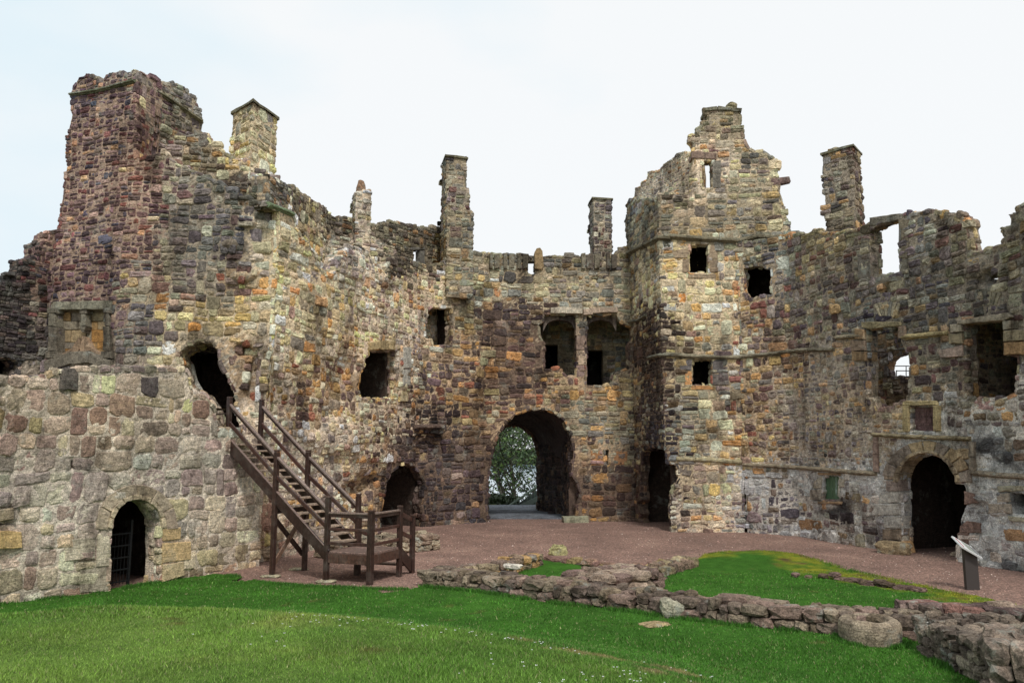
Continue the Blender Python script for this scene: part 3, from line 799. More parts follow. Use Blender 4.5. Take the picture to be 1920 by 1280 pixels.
# ---------------------------------------------------------------- gate range
t_gate = thing('gatehouse', 'ruined gate range of yellow and brown rubble around the big broken archway at the centre', 'gatehouse', (*P(1000, 900, 33.6), 0))
h_w1 = GATE.poly([(690, 655), (745, 657), (747, 746), (700, 749), (674, 744), (672, 720), (676, 700), (684, 680), (692, 668)], 1.2, 7, close=True)
h_w2 = GATE.poly([(803, 580), (815, 574), (846, 577), (848, 600), (845, 649), (812, 648), (808, 636), (796, 634), (798, 610)], 1, 7, close=True)
h_arch = GATE.poly([(915, 995), (916, 920), (918, 880), (922, 850), (932, 822), (946, 795), (965, 778), (985, 770), (1010, 767), (1032, 770), (1048, 778), (1060, 792), (1070, 812), (1076, 842), (1072, 868), (1070, 890), (1082, 905), (1086, 930), (1080, 950), (1082, 995)], 1.2, 8, close=True)
h_a = GATE.poly([(1020, 590), (1080, 590), (1083, 605), (1080, 705), (1060, 703), (1048, 690), (1022, 692), (1021, 645), (1012, 625), (1010, 608), (1020, 604)], .8, 7, close=True)
h_b = GATE.poly([(1100, 590), (1155, 590), (1162, 602), (1184, 612), (1184, 634), (1176, 650), (1176, 690), (1152, 700), (1148, 716), (1132, 722), (1100, 722)], .8, 7, close=True)
h_slot = GATE.poly([(1135, 843), (1141, 843), (1141, 871), (1135, 871)], 0, 30, close=True)
h_par = GATE.poly([(988, 490), (1003, 490), (1003, 514), (988, 514)], 0, 20, close=True)
h_cave = GATE.poly([(716, 1010), (716, 960), (720, 935), (728, 905), (744, 878), (762, 868), (785, 874), (794, 905), (790, 940), (794, 980), (792, 1010)], 1.4, 8, close=True)
gc = [(500, 384), (520, 392), (548, 404), (552, 425), (560, 440), (575, 452), (588, 470), (600, 498), (612, 515), (626, 508), (634, 480), (645, 470), (660, 462), (682, 464), (694, 476), (700, 505), (722, 500), (742, 480), (768, 486), (800, 500), (838, 492), (846, 470), (870, 470), (900, 474), (930, 476), (985, 478), (1004, 480), (1060, 478), (1105, 482), (1150, 482), (1158, 470), (1172, 462), (1200, 462)]
lp = GATE.poly(gc, 1.2, 8)
loop = np.vstack([[0, lp[0][1]], lp, [GATE.L, -.3], [0, -.3]])
build_wall('wall', GATE, loop, [h_w1, h_w2, h_arch, h_a, h_b, h_slot, h_par, h_cave], T=.45, seed=13, parent=t_gate, relief_amp=.07,
           blobs=[(520, 740, 26, 60, -.12), (640, 820, 60, 26, .22), (700, 850, 40, 14, .12), (690, 905, 24, 18, -.25), (660, 920, 22, 18, -.3), (640, 720, 26, 40, -.14), (655, 690, 16, 30, -.16),
                  (720, 520, 14, 18, .14), (715, 500, 8, 8, -.25), (660, 500, 26, 26, .14), (575, 505, 26, 30, -.1), (800, 850, 26, 34, -.22), (800, 805, 28, 8, .22), (760, 790, 24, 60, -.16), (1060, 920, 14, 30, -.12), (905, 930, 10, 50, -.1),
                  (880, 990, 60, 12, .12), (1140, 985, 50, 12, .10), (550, 900, 60, 60, -.1), (1090, 860, 12, 40, -.1), (1120, 524, 12, 6, -.2)])
build_wall('upper_wall', UPPER, top_loop(UPPER, [(503, 330), (512, 332), (540, 346), (580, 370), (612, 396), (626, 406), (655, 408), (700, 420), (730, 415), (760, 420), (795, 425), (832, 430), (862, 440)], zb=7.5), 
           [UPPER.poly([(775, 467), (796, 467), (796, 504), (775, 504)], 0, 20, close=True)], T=.5, seed=14, parent=t_gate, mat=M_MOSSY, relief_amp=.07)
moulding('string_course', GATE, [(500, 383), (546, 402)], .16, .14, (96, 108, 84), t_gate, 5)
moulding('ledge', GATE, [(775, 800), (830, 800)], .2, .2, (86, 72, 64), t_gate, 6)
dressed('window_frame', UPPER, [[(770, 464), (797, 463), (797, 468), (770, 469)], [(788, 470), (796, 470), (797, 503), (789, 503)]], .03, .3, ((96,92,84),), t_gate, segs=[1])
dressed('window_lintel', GATE, [[(690, 643), (708, 638), (737, 640), (737, 656), (690, 655)]], .12, .5, ((160,138,92),), t_gate, seed=2)
dressed('window_jamb', GATE, [[(754, 650), (768, 652), (768, 690), (754, 690)], [(754, 692), (767, 692), (767, 722), (754, 722)], [(754, 724), (767, 724), (766, 752), (753, 752)]], .03, .3, ((150,146,134), (176,160,120)), t_gate, seed=3)
dressed('window_lintel', GATE, [[(1032, 578), (1058, 576), (1092, 580), (1092, 589), (1032, 588)], [(1093, 581), (1110, 579), (1111, 590), (1093, 592)], [(1104, 578), (1156, 577), (1157, 586), (1112, 588)]], .14, .5, ((170,158,136), (160,138,116)), t_gate, seed=6)
# tracery heads and mullion of the double window, set back in the opening
dressed('window_mullion', GATE, [[(1080, 604), (1101, 604), (1101, 628), (1080, 628)], [(1081, 629), (1100, 629), (1100, 655), (1081, 655)], [(1081, 656), (1100, 656), (1100, 684), (1081, 684)], [(1081, 685), (1101, 685), (1101, 706), (1081, 706)]], .02, .6, ((148,124,108), (158,136,110), (130,106,96)), t_gate, seed=7)
hd = []
for cx, rx in ((1050, 31), (1128, 29)):
    pts = px_arch(cx, 598, 620, rx, 10)
    hd.append([(cx - rx - 1, 590)] + [(x, y) for x, y in pts][:6] + [(cx, 590)])
    hd.append([(cx, 590)] + [(x, y) for x, y in pts][5:] + [(cx + rx + 1, 590)])
dressed('window_head', GATE, hd, -.25, .5, ((96,84,74), (84,74,68)), t_gate, seed=8)
dressed('slot_frame', GATE, [[(1108, 845), (1134, 844), (1134, 871), (1109, 872)], [(1142, 844), (1177, 846), (1176, 870), (1142, 871)]], .02, .3, ((150,104,56), (140,98,58)), t_gate, seed=4)
chamber('slot_recess', GATE, (1138, 857), .5, .8, 1.9, 3.2, .45, t_gate)
dressed('standing_stone', GATE, [[(1002, 474), (1006, 467), (1012, 466), (1017, 472), (1019, 500), (1016, 506), (1002, 505)]], .13, .3, ((134,110,72),), t_gate, seed=5)
for x0 in (925, 952, 978, 1098, 1112, 1144):
    dressed('crenel_block', GATE, [[(x0 - 8, 476), (x0 - 1, 475), (x0 - 1, 505), (x0 - 8, 504)], [(x0 + 2, 478), (x0 + 12, 477), (x0 + 12, 503), (x0 + 2, 505)]], .12, .2, ((104,96,78), (88,78,66)), t_gate, mat=M_MOSSY, seed=x0)
dressed('plinth_block', GATE, [[(1054, 968), (1100, 966), (1102, 982), (1056, 984)]], .5, .3, ((138,136,108),), t_gate, seed=5)
# inner back wall of the double-window recess, with its own small openings
RB = Curtain([P(1000, 650, 36.3), P(1215, 650, 36.3)])
rb_h = [RB.poly([(1022, 646), (1046, 646), (1046, 694), (1022, 694)], 0, 20, close=True), RB.poly([(1100, 656), (1131, 656), (1131, 735), (1100, 735)], 0, 20, close=True)]
lo, hi_ = RB.unp(1000, 730), RB.unp(1215, 560)
build_wall('recess_back_wall', RB, np.array([[0, lo[1]], [RB.L, lo[1]], [RB.L, hi_[1]], [0, hi_[1]]]), rb_h, T=.6, seed=15, parent=t_gate, force='q', reveal=False, bottom=0)
acc = Acc(); x0, x1 = P(1000, 650, 35)[0] - .1, P(1225, 650, 35)[0]; 
def boxacc(acc, x0, x1, y0, y1, z0, z1, col):
    v = [(x0, y0, z0), (x1, y0, z0), (x1, y1, z0), (x0, y1, z0), (x0, y0, z1), (x1, y0, z1), (x1, y1, z1), (x0, y1, z1)]
    acc.add(v, [np.array([(3, 2, 1, 0), (4, 5, 6, 7), (0, 1, 5, 4), (1, 2, 6, 5), (2, 3, 7, 6), (3, 0, 4, 7)])], col)
zb_, zt_ = lo[1], hi_[1]
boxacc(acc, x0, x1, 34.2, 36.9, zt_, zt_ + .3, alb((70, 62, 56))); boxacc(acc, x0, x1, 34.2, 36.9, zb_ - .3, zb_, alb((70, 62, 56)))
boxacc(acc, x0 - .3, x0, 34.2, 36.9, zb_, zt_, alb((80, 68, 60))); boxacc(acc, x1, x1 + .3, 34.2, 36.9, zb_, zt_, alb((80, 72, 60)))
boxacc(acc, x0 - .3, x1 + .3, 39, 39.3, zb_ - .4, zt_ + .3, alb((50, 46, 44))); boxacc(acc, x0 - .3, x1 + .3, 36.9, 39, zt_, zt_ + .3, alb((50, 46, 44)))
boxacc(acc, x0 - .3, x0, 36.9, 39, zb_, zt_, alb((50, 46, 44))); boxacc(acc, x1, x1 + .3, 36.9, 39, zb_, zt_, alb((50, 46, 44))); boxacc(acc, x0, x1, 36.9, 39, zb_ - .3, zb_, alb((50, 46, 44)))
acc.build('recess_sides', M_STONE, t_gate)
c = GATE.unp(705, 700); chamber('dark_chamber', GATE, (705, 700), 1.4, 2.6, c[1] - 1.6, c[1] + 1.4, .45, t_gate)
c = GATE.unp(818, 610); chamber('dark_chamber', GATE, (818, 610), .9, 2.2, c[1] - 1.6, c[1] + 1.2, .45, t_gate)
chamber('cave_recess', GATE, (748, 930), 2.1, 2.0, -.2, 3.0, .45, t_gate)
cu_ = UPPER.unp(785, 485, [1]); 
# gate passage: side walls, barrel vault and the inner arch
YI = 39.4; xl = P(914, 950, YI)[0]; xr = P(1009, 950, YI)[0]; zs = zat(960, 852, YI); zt = zat(962, 797, YI)
SIDE = Curtain([(xr + 1.15, 34.05), (xr + 1.0, 37.0), (xr + .02, YI - .2)])
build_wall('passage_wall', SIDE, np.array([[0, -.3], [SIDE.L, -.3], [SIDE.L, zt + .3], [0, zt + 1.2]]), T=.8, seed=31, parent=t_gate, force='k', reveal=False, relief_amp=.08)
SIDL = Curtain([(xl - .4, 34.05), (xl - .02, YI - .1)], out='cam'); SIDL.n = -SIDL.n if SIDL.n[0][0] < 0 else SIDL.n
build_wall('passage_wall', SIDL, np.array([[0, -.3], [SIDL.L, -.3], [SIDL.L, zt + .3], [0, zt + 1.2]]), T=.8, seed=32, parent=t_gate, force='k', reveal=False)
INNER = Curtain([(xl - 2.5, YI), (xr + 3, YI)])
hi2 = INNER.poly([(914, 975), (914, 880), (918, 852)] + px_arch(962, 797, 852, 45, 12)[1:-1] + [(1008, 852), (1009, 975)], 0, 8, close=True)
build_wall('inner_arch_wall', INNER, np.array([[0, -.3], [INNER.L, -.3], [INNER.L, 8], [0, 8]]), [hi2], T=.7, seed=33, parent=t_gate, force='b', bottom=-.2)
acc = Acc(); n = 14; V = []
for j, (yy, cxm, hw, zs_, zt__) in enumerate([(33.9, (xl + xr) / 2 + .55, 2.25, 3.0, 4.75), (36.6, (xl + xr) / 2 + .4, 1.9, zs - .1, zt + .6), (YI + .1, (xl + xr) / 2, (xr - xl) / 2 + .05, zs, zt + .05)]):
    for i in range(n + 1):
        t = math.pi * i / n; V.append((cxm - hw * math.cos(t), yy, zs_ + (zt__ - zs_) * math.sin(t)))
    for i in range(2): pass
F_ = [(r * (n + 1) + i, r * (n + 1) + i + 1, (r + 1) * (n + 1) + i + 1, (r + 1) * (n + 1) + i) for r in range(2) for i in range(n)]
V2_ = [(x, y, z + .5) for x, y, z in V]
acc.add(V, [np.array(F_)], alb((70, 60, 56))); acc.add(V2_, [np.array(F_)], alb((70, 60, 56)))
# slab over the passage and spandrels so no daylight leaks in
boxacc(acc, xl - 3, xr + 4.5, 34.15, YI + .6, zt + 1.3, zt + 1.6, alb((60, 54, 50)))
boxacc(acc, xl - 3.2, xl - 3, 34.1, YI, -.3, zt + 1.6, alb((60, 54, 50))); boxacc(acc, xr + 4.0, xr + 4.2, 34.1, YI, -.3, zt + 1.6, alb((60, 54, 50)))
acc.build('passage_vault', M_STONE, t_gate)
# chimneys over the gate range
stack('chimney', P(661, 380, 30.6), P(667, 380, 29.9), P(696, 380, 30.1), 9.5, zat(680, 358, 30), t_gate, 22, force='w', cap=False, ragged=.06, mat=M_MOSSY)
dressed_s = Acc(); rb2 = np.random.default_rng(3)
boulder(dressed_s, PZ(677, 350, 30.3), (.17, .15, .26), .3, alb((120, 96, 78)), rb2); dressed_s.build('chimney_top_stone', M_MOSSY, t_gate)
stack('chimney', P(828, 380, 33.4), P(836, 380, 32.2), P(874, 380, 32.5), 9.5, zat(850, 295, 32.3), t_gate, 23, force='q')
stack('chimney_shoulder', P(826, 430, 33.2), P(838, 430, 31.95), P(887, 430, 32.2), 9.3, zat(860, 392, 32), t_gate, 24, force='q', cap=False, ragged=.14, mat=M_MOSSY)
stack('chimney_shoulder', P(829, 400, 33.2), P(837, 400, 32.1), P(880, 400, 32.35), 9.6, zat(860, 350, 32), t_gate, 25, force='r', cap=False, ragged=.12)
stack('chimney', P(1106, 430, 34.9), P(1113, 430, 34.0), P(1147, 430, 34.15), 10.3, zat(1130, 373, 34), t_gate, 26, force='g')

# ---------------------------------------------------------------- stair tower with the gable
t_st = thing('gabled_tower', 'square projecting tower of yellow sandstone with moulded bands and a ruined stepped gable', 'tower', (*STAIR.p[1], 0))
h1 = STAIR.poly([(1293, 458), (1329, 458), (1329, 512), (1293, 511)], 0, 15, close=True)
h2 = STAIR.poly([(1298, 674), (1335, 674), (1335, 722), (1298, 722)], 0, 15, close=True)
h3 = STAIR.poly([(1316, 302), (1336, 302), (1336, 352), (1316, 352)], 0, 15, close=True)
h4 = STAIR.poly([(1200, 1003), (1200, 870), (1204, 846), (1222, 836), (1246, 838), (1249, 868), (1268, 872), (1272, 895), (1262, 920), (1256, 950), (1260, 990), (1262, 1003)], 1.2, 8, close=True)
sc_ = [(1192, 1000), (1190, 820), (1186, 640), (1182, 490), (1175, 468), (1177, 440), (1174, 425), (1177, 378), (1190, 372), (1230, 374), (1234, 362), (1262, 360), (1290, 360), (1297, 340), (1300, 296), (1297, 288), (1300, 270), (1292, 262), (1293, 253), (1304, 250), (1306, 240), (1315, 238), (1316, 228), (1326, 226), (1324, 208), (1390, 204), (1388, 232), (1396, 262), (1402, 275), (1412, 282), (1420, 284), (1430, 282), (1440, 288), (1452, 298), (1456, 300), (1458, 330), (1464, 338), (1462, 360), (1470, 385), (1476, 410), (1487, 445), (1440, 452), (1397, 456), (1396, 700), (1396, 990)]
a = STAIR.poly(sc_, .9, 8)
loop = np.vstack([a, [a[-1][0], -.3], [a[0][0], -.3]])
build_wall('wall', STAIR, loop, [h1, h2, h3, h4], T=.4, seed=17, parent=t_st, relief_amp=.035, blobs=[(1262, 930, 10, 60, -.12), (1215, 900, 20, 60, -.1)])
# rendered wall behind the gable
GB = Curtain([P(1190, 400, 34.6), P(1302, 400, 31.4)])
build_wall('back_gable_wall', GB, top_loop(GB, [(1188, 392), (1190, 352), (1200, 350), (1204, 340), (1214, 336), (1216, 322), (1236, 320), (1246, 308), (1258, 300), (1270, 288), (1286, 284), (1302, 292)], zb=8, jag=1), T=.6, seed=18, parent=t_st, force='w', size_mul=.6, prot_mul=.3)
dressed('chimney_cap', STAIR, [[(1322, 203), (1344, 200), (1345, 207), (1322, 209)], [(1346, 200), (1370, 203), (1370, 208), (1346, 207)], [(1371, 203), (1391, 204), (1390, 210), (1371, 209)]], .07, .9, ((104,100,80),), t_st, mat=M_MOSSY)
acc = Acc(); boulder(acc, PZ(1372, 200, 29.7), (.2, .2, .12), .2, alb((120, 112, 88)), rb2); acc.build('cap_stone', M_MOSSY, t_st)
dressed('window_lintel', STAIR, [[(1297, 284), (1343, 288), (1343, 300), (1296, 297)]], .05, .5, ((120,98,84),), t_st)
dressed('window_jamb', STAIR, [[(1336, 302), (1352, 302), (1352, 326), (1336, 326)], [(1336, 327), (1351, 327), (1351, 352), (1336, 352)]], .04, .5, ((118,112,100), (108,104,96)), t_st, seed=3)
dressed('window_frame', STAIR, [[(1260, 470), (1291, 466), (1292, 484), (1262, 484)], [(1280, 486), (1292, 486), (1292, 511), (1280, 511)], [(1330, 458), (1345, 459), (1345, 486), (1330, 486)], [(1330, 487), (1346, 487), (1346, 510), (1330, 511)], [(1290, 513), (1344, 514), (1343, 522), (1290, 521)]], .03, .4,
        ((150,104,62), (128,108,84), (138,118,92)), t_st, seed=5)
dressed('window_frame', STAIR, [[(1275, 674), (1297, 674), (1297, 694), (1275, 693)], [(1284, 696), (1297, 696), (1297, 721), (1284, 721)], [(1336, 675), (1356, 676), (1356, 699), (1336, 699)], [(1336, 701), (1366, 701), (1366, 721), (1336, 721)], [(1296, 723), (1336, 723), (1336, 730), (1296, 730)]], .03, .4,
        ((178,124,62), (92,86,84), (100,92,86)), t_st, seed=7)
for qi_, ql_ in enumerate([[(1241, 452), (1262, 454), (1262, 470), (1241, 468)], [(1241, 496), (1263, 497), (1263, 512), (1241, 510)], [(1242, 531), (1264, 531), (1264, 546), (1242, 546)], [(1244, 570), (1268, 571), (1268, 583), (1244, 582)], [(1240, 758), (1280, 760), (1280, 770), (1240, 770)], [(1239, 816), (1268, 816), (1268, 828), (1239, 828)]]):
    dressed('quoin', STAIR, [ql_], .02, .05, ((168,154,116), (160,158,150), (182,144,84)), t_st, seed=9 + qi_)
moulding('string_course', STAIR, [(1176, 476), (1210, 460), (1242, 443)], .24, .17, (92, 86, 70), t_st, 11, segs=[0])
moulding('string_course', STAIR, [(1244, 443), (1300, 447), (1385, 452), (1420, 444), (1446, 447), (1482, 444)], .22, .17, (98, 92, 76), t_st, 12, segs=[1, 2])
moulding('string_course', STAIR, [(1219, 670), (1246, 664)], .15, .15, (100, 98, 86), t_st, 13, segs=[0])
moulding('string_course', STAIR, [(1248, 664), (1300, 668), (1390, 670)], .17, .14, (108, 102, 86), t_st, 14, segs=[1])
moulding('string_course', STAIR, [(1268, 860), (1330, 862), (1391, 866)], .18, .10, (138, 128, 102), t_st, 15, segs=[1])
moulding('string_course', STAIR, [(1166, 606), (1200, 600), (1214, 590)], .15, .14, (94, 92, 80), t_st, 16, segs=[0])
for pxc, hw, dz in (((1311, 485), .7, .9), ((1316, 698), .7, .8)):
    c = STAIR.unp(*pxc); chamber('dark_chamber', STAIR, pxc, hw, 1.5, c[1] - dz, c[1] + dz, .4, t_st)
chamber('doorway_recess', STAIR, (0, 0), 1.75, 1.9, -.2, 3.2, .4, t_st, s_at=2.25)
# ---------------------------------------------------------------- right range
t_rg = thing('residential_range', 'roofless range at right with arched entrance and lime-streaked lower wall', 'building', (*G(1640, 1028), 0))
r_h0 = RANGE.poly([(1394, 503), (1412, 498), (1444, 503), (1446, 552), (1420, 556), (1402, 562), (1394, 545)], 1.2, 7, close=True)
r_win = RANGE.poly([(1630, 432), (1652, 420), (1672, 414), (1688, 413), (1688, 514), (1633, 520)], 0, 10, close=True)
r_w1 = RANGE.poly([(1625, 616), (1687, 614), (1688, 640), (1694, 655), (1706, 664), (1705, 710), (1702, 738), (1698, 752), (1676, 755), (1674, 766), (1646, 766), (1640, 748), (1627, 744)], .8, 7, close=True)
r_w2 = RANGE.poly([(1810, 607), (1887, 600), (1888, 664), (1911, 668), (1909, 705), (1905, 738), (1880, 746), (1814, 748), (1812, 700)], .8, 7, close=True)
r_door = RANGE.poly([(1690, 1052), (1688, 960), (1686, 900)] + [(1689, 882), (1698, 866), (1712, 854), (1730, 849), (1748, 850), (1764, 858), (1778, 872), (1788, 890), (1793, 906)] + [(1806, 908), (1818, 938), (1806, 960), (1800, 985), (1796, 1003), (1796, 1060)], .5, 8, close=True)
r_shut = RANGE.poly([(1541, 891), (1572, 892), (1573, 938), (1541, 938)], 0, 12, close=True)
r_w3 = RANGE.poly([(1895, 923), (1935, 922), (1935, 968), (1899, 964)], 0, 12, close=True)
r_pan = RANGE.poly([(1708, 761), (1754, 761), (1754, 808), (1709, 808)], 0, 12, close=True)
def circ(cx, cy, r, n=12): return [(cx + r * math.cos(2 * math.pi * i / n), cy + r * .9 * math.sin(2 * math.pi * i / n)) for i in range(n)]
r_c1 = RANGE.poly(circ(1664, 541, 5.5), 0, 20, close=True); r_c2 = RANGE.poly(circ(1851, 521, 9), 0, 20, close=True)
rc = [(1380, 452), (1391, 452), (1440, 450), (1486, 440), (1500, 438), (1518, 441), (1524, 430), (1536, 432), (1545, 437), (1600, 432), (1620, 424), (1634, 414), (1650, 411), (1672, 408), (1690, 402), (1700, 398), (1716, 400), (1730, 396), (1752, 395), (1764, 400), (1788, 398), (1800, 404), (1814, 412), (1817, 440), (1820, 474), (1840, 470), (1862, 462), (1880, 456), (1893, 456), (1896, 449), (1880, 444), (1877, 428), (1894, 424), (1896, 412), (1890, 402), (1905, 400), (1908, 388), (1922, 380), (1950, 360), (2040, 330), (2120, 320)]
build_wall('wall', RANGE, top_loop(RANGE, rc, jag=1.2), [r_h0, r_win, r_w1, r_w2, r_door, r_shut, r_w3, r_pan, r_c1, r_c2], T=.42, seed=19, parent=t_rg, relief_amp=.05,
           blobs=[(1840, 960, 24, 24, -.12), (1850, 1060, 60, 10, .14), (1570, 1012, 60, 10, .10), (1664, 541, 12, 10, -.2), (1851, 521, 16, 13, -.25), (1400, 730, 8, 60, -.05)])
moulding('string_course', RANGE, [(1392, 668), (1440, 664), (1500, 656), (1566, 655)], .15, .13, (104, 98, 84), t_rg, 21)
moulding('string_course', RANGE, [(1570, 633), (1618, 629)], .15, .14, (104, 96, 80), t_rg, 22)
moulding('string_course', RANGE, [(1394, 870), (1450, 873), (1540, 879), (1600, 885), (1644, 887)], .15, .13, (112, 102, 86), t_rg, 23)
moulding('string_course', RANGE, [(1694, 632), (1740, 628), (1780, 624)], .17, .13, (124, 112, 82), t_rg, 24)
moulding('string_course', RANGE, [(1826, 886), (1870, 890), (1960, 896)], .15, .13, (112, 102, 88), t_rg, 25)
moulding('door_label', RANGE, [(1640, 814), (1700, 818), (1760, 820), (1822, 822)], .13, .15, (116, 106, 84), t_rg, 26)
dressed('door_label_stop', RANGE, [[(1641, 820), (1649, 820), (1649, 850), (1641, 850)], [(1641, 851), (1649, 851), (1649, 884), (1641, 883)]], .11, .2, ((120,98,86),), t_rg, seed=2)
dressed('door_label_stop', RANGE, [[(1821, 828), (1830, 828), (1830, 856), (1821, 856)], [(1821, 857), (1830, 857), (1830, 888), (1821, 887)]], .11, .2, ((120,108,92),), t_rg, seed=3)
dressed('arch', RANGE, arch_ring(1739, 906, 61, 60, 84, 80, 9, .18, math.pi - .02), .06, .3, ((138,116,84), (150,128,92), (124,104,86), (128,114,100)), t_rg, seed=11)
dressed('arch_moulding', RANGE, arch_ring(1739, 906, 53, 57, 62, 62, 11, .05, math.pi - .02), .085, .45, ((150,130,98), (136,118,92)), t_rg, seed=12)
dressed('door_jamb', RANGE, [[(1658, 884), (1686, 882), (1687, 898), (1660, 898)], [(1664, 900), (1688, 900), (1688, 920), (1664, 920)], [(1650, 922), (1688, 922), (1688, 942), (1648, 943)], [(1640, 945), (1689, 944), (1689, 965), (1638, 966)], [(1659, 968), (1690, 967), (1690, 990), (1660, 989)], [(1656, 991), (1690, 991), (1690, 1012), (1656, 1010)], [(1650, 1014), (1694, 1014), (1700, 1036), (1650, 1030)]], .05, .35,
        ((138,118,96), (124,108,98), (150,144,134), (150,112,66)), t_rg, seed=14)
for lp_ in ([[(1808, 920), (1826, 924), (1832, 942), (1808, 946)]], [[(1800, 986), (1812, 976), (1836, 980), (1840, 998), (1800, 998)], [(1796, 998.5), (1816, 998.5), (1816, 1022), (1796, 1022)]]): dressed('door_jamb', RANGE, lp_, .04, .35, ((118,92,80), (132,128,100), (142,132,112)), t_rg, seed=15)
t_p = [[(1697, 752), (1757, 751), (1760, 759), (1696, 760)]]
dressed('panel_frame', RANGE, t_p + [[(1697, 761), (1708, 761), (1708, 808), (1697, 808)], [(1755, 760), (1766, 760), (1766, 808), (1755, 808)]], .09, .35, ((138,122,82), (146,128,84)), t_rg, seed=16)
dressed('stone_panel', RANGE, [[(1707, 760), (1755, 760), (1755, 809), (1707, 809)]], -.14, .3, ((104,76,74),), t_rg, seed=17)
dressed('window_frame', RANGE, [[(1632, 408), (1690, 400), (1692, 411), (1634, 424)], [(1614, 433), (1630, 431), (1631, 474), (1616, 476)], [(1608, 478), (1631, 476), (1633, 520), (1610, 522)], [(1687, 412), (1705, 412), (1705, 452), (1687, 452)], [(1687, 454), (1705, 454), (1703, 484), (1687, 484)], [(1687, 486), (1702, 486), (1702, 514), (1687, 514)], [(1624, 523), (1690, 517), (1692, 526), (1626, 531)]], .03, .42,
        ((110,102,88), (116,104,84), (100,92,82)), t_rg, seed=18, mat=M_MOSSY)
dressed('window_arch', RANGE, [[(1630, 432), (1644, 424), (1660, 417), (1672, 413), (1672, 405), (1630, 410)], [(1673, 411), (1688, 409), (1688, 402), (1673, 405)]], -.02, .42, ((104,94,78),), t_rg, seed=19)
dressed('window_frame', RANGE, [[(1618, 604), (1690, 603), (1692, 610), (1636, 617), (1620, 614)], [(1608, 616), (1624, 618), (1625, 636), (1608, 636)], [(1600, 638), (1625, 638), (1626, 657), (1600, 657)], [(1602, 659), (1626, 659), (1627, 676), (1602, 676)], [(1688, 612), (1700, 611), (1700, 634), (1688, 634)]], .12, .4,
        ((122,110,78), (132,106,72), (124,104,84)), t_rg, seed=21)
dressed('window_frame', RANGE, [[(1806, 600), (1895, 586), (1904, 594), (1894, 600), (1800, 608)], [(1788, 609), (1809, 609), (1809, 622), (1788, 624)], [(1784, 626), (1809, 625), (1809, 644), (1784, 644)], [(1765, 656), (1808, 648), (1809, 668), (1766, 670)], [(1888, 602), (1902, 601), (1902, 616), (1888, 618)], [(1888, 620), (1930, 618), (1930, 638), (1888, 640)], [(1889, 642), (1935, 640), (1935, 664), (1889, 665)]], .12, .4,
        ((126,112,84), (132,120,100), (142,108,66), (140,118,104)), t_rg, seed=22)
# relieving arches: fanned stones over both windows
fan = []
for cx, cy in ((1664, 600), (1853, 580)):
    for k in range(6):
        t0 = -.52 + k * .175; t1 = t0 + .155
        fan.append([(cx + 20 * math.sin(t0) * 1.6, cy - 4 - 4 * math.cos(t0)), (cx + 20 * math.sin(t1) * 1.6, cy - 4 - 4 * math.cos(t1)), (cx + 54 * math.sin(t1), cy - 4 - 30 * math.cos(t1)), (cx + 54 * math.sin(t0), cy - 4 - 30 * math.cos(t0))])
for k in (0, 1): dressed('relieving_arch', RANGE, fan[6 * k:6 * k + 6], .03, .2, ((128,118,96), (146,134,108), (106,102,92)), t_rg, seed=23 + k)
sf = [[(1526, 902), (1540, 892), (1540, 914), (1524, 916)], [(1520, 918), (1540, 916), (1540, 937), (1520, 936)], [(1574, 895), (1584, 899), (1584, 912), (1574, 912)], [(1534, 885), (1576, 887), (1576, 891), (1534, 890)], [(1535, 939), (1580, 940), (1580, 945), (1535, 944)]]
dressed('window_frame', RANGE, sf, .05, .4, ((140,112,80), (134,124,110), (146,136,118)), t_rg, seed=24)
sh = Acc()
for k in range(5):
    xa = 1541.5 + k * 6.3; sz = np.array([RANGE.unp(x, y) for x, y in [(xa, 891), (xa + 5.9, 891), (xa + 5.9, 938), (xa, 938)]])
    block_poly(sh, RANGE, sz, -.12, .16, alb((62, 84, 62)), .004, .001, k)
shm, n_, b_ = new_mat('green_paint'); n_c = nd(n_, 'ShaderNodeVertexColor'); n_c.layer_name = 'Col'
nn_ = noise_node(n_, 14, 5, .7); rr2 = ramp(n_, nn_.outputs['Fac'], [(.3, (.7, .7, .7)), (.7, (1.25, 1.25, 1.2))])
n_.links.new(mixc(n_, 1.0, n_c.outputs['Color'], rr2.outputs[0], 'MULTIPLY'), b_.inputs['Base Color']); b_.inputs['Roughness'].default_value = .6
M_PAINT = shm
sh.build('shutter', shm, t_rg)
dressed('window_frame', RANGE, [[(1873, 910), (1935, 910), (1935, 920), (1876, 921)], [(1870, 925), (1894, 924), (1896, 940), (1872, 942)], [(1856, 944), (1896, 943), (1898, 962), (1856, 962)], [(1892, 967), (1935, 971), (1935, 980), (1894, 976)]], .05, .4, ((138,124,108), (134,126,104), (126,114,96)), t_rg, seed=25)
for lp_ in ([(1498, 976), (1512, 972), (1540, 976), (1544, 994), (1500, 992)], [(1880, 990), (1935, 994), (1935, 1016), (1886, 1012)]): dressed('red_block', RANGE, [lp_], .03, .2, ((142,106,68),), t_rg, seed=26)
for pxc, hw, D, dz in (((1420, 530), 1.1, 1.6, 1.0), ((1915, 945), .8, 1.5, .8)):
    c = RANGE.unp(*pxc); chamber('dark_chamber', RANGE, pxc, hw, D, c[1] - dz, c[1] + dz, .42, t_rg)
chamber('entrance_passage', RANGE, (1745, 950), 1.7, 6.0, -.06, 3.3, .42, t_rg)
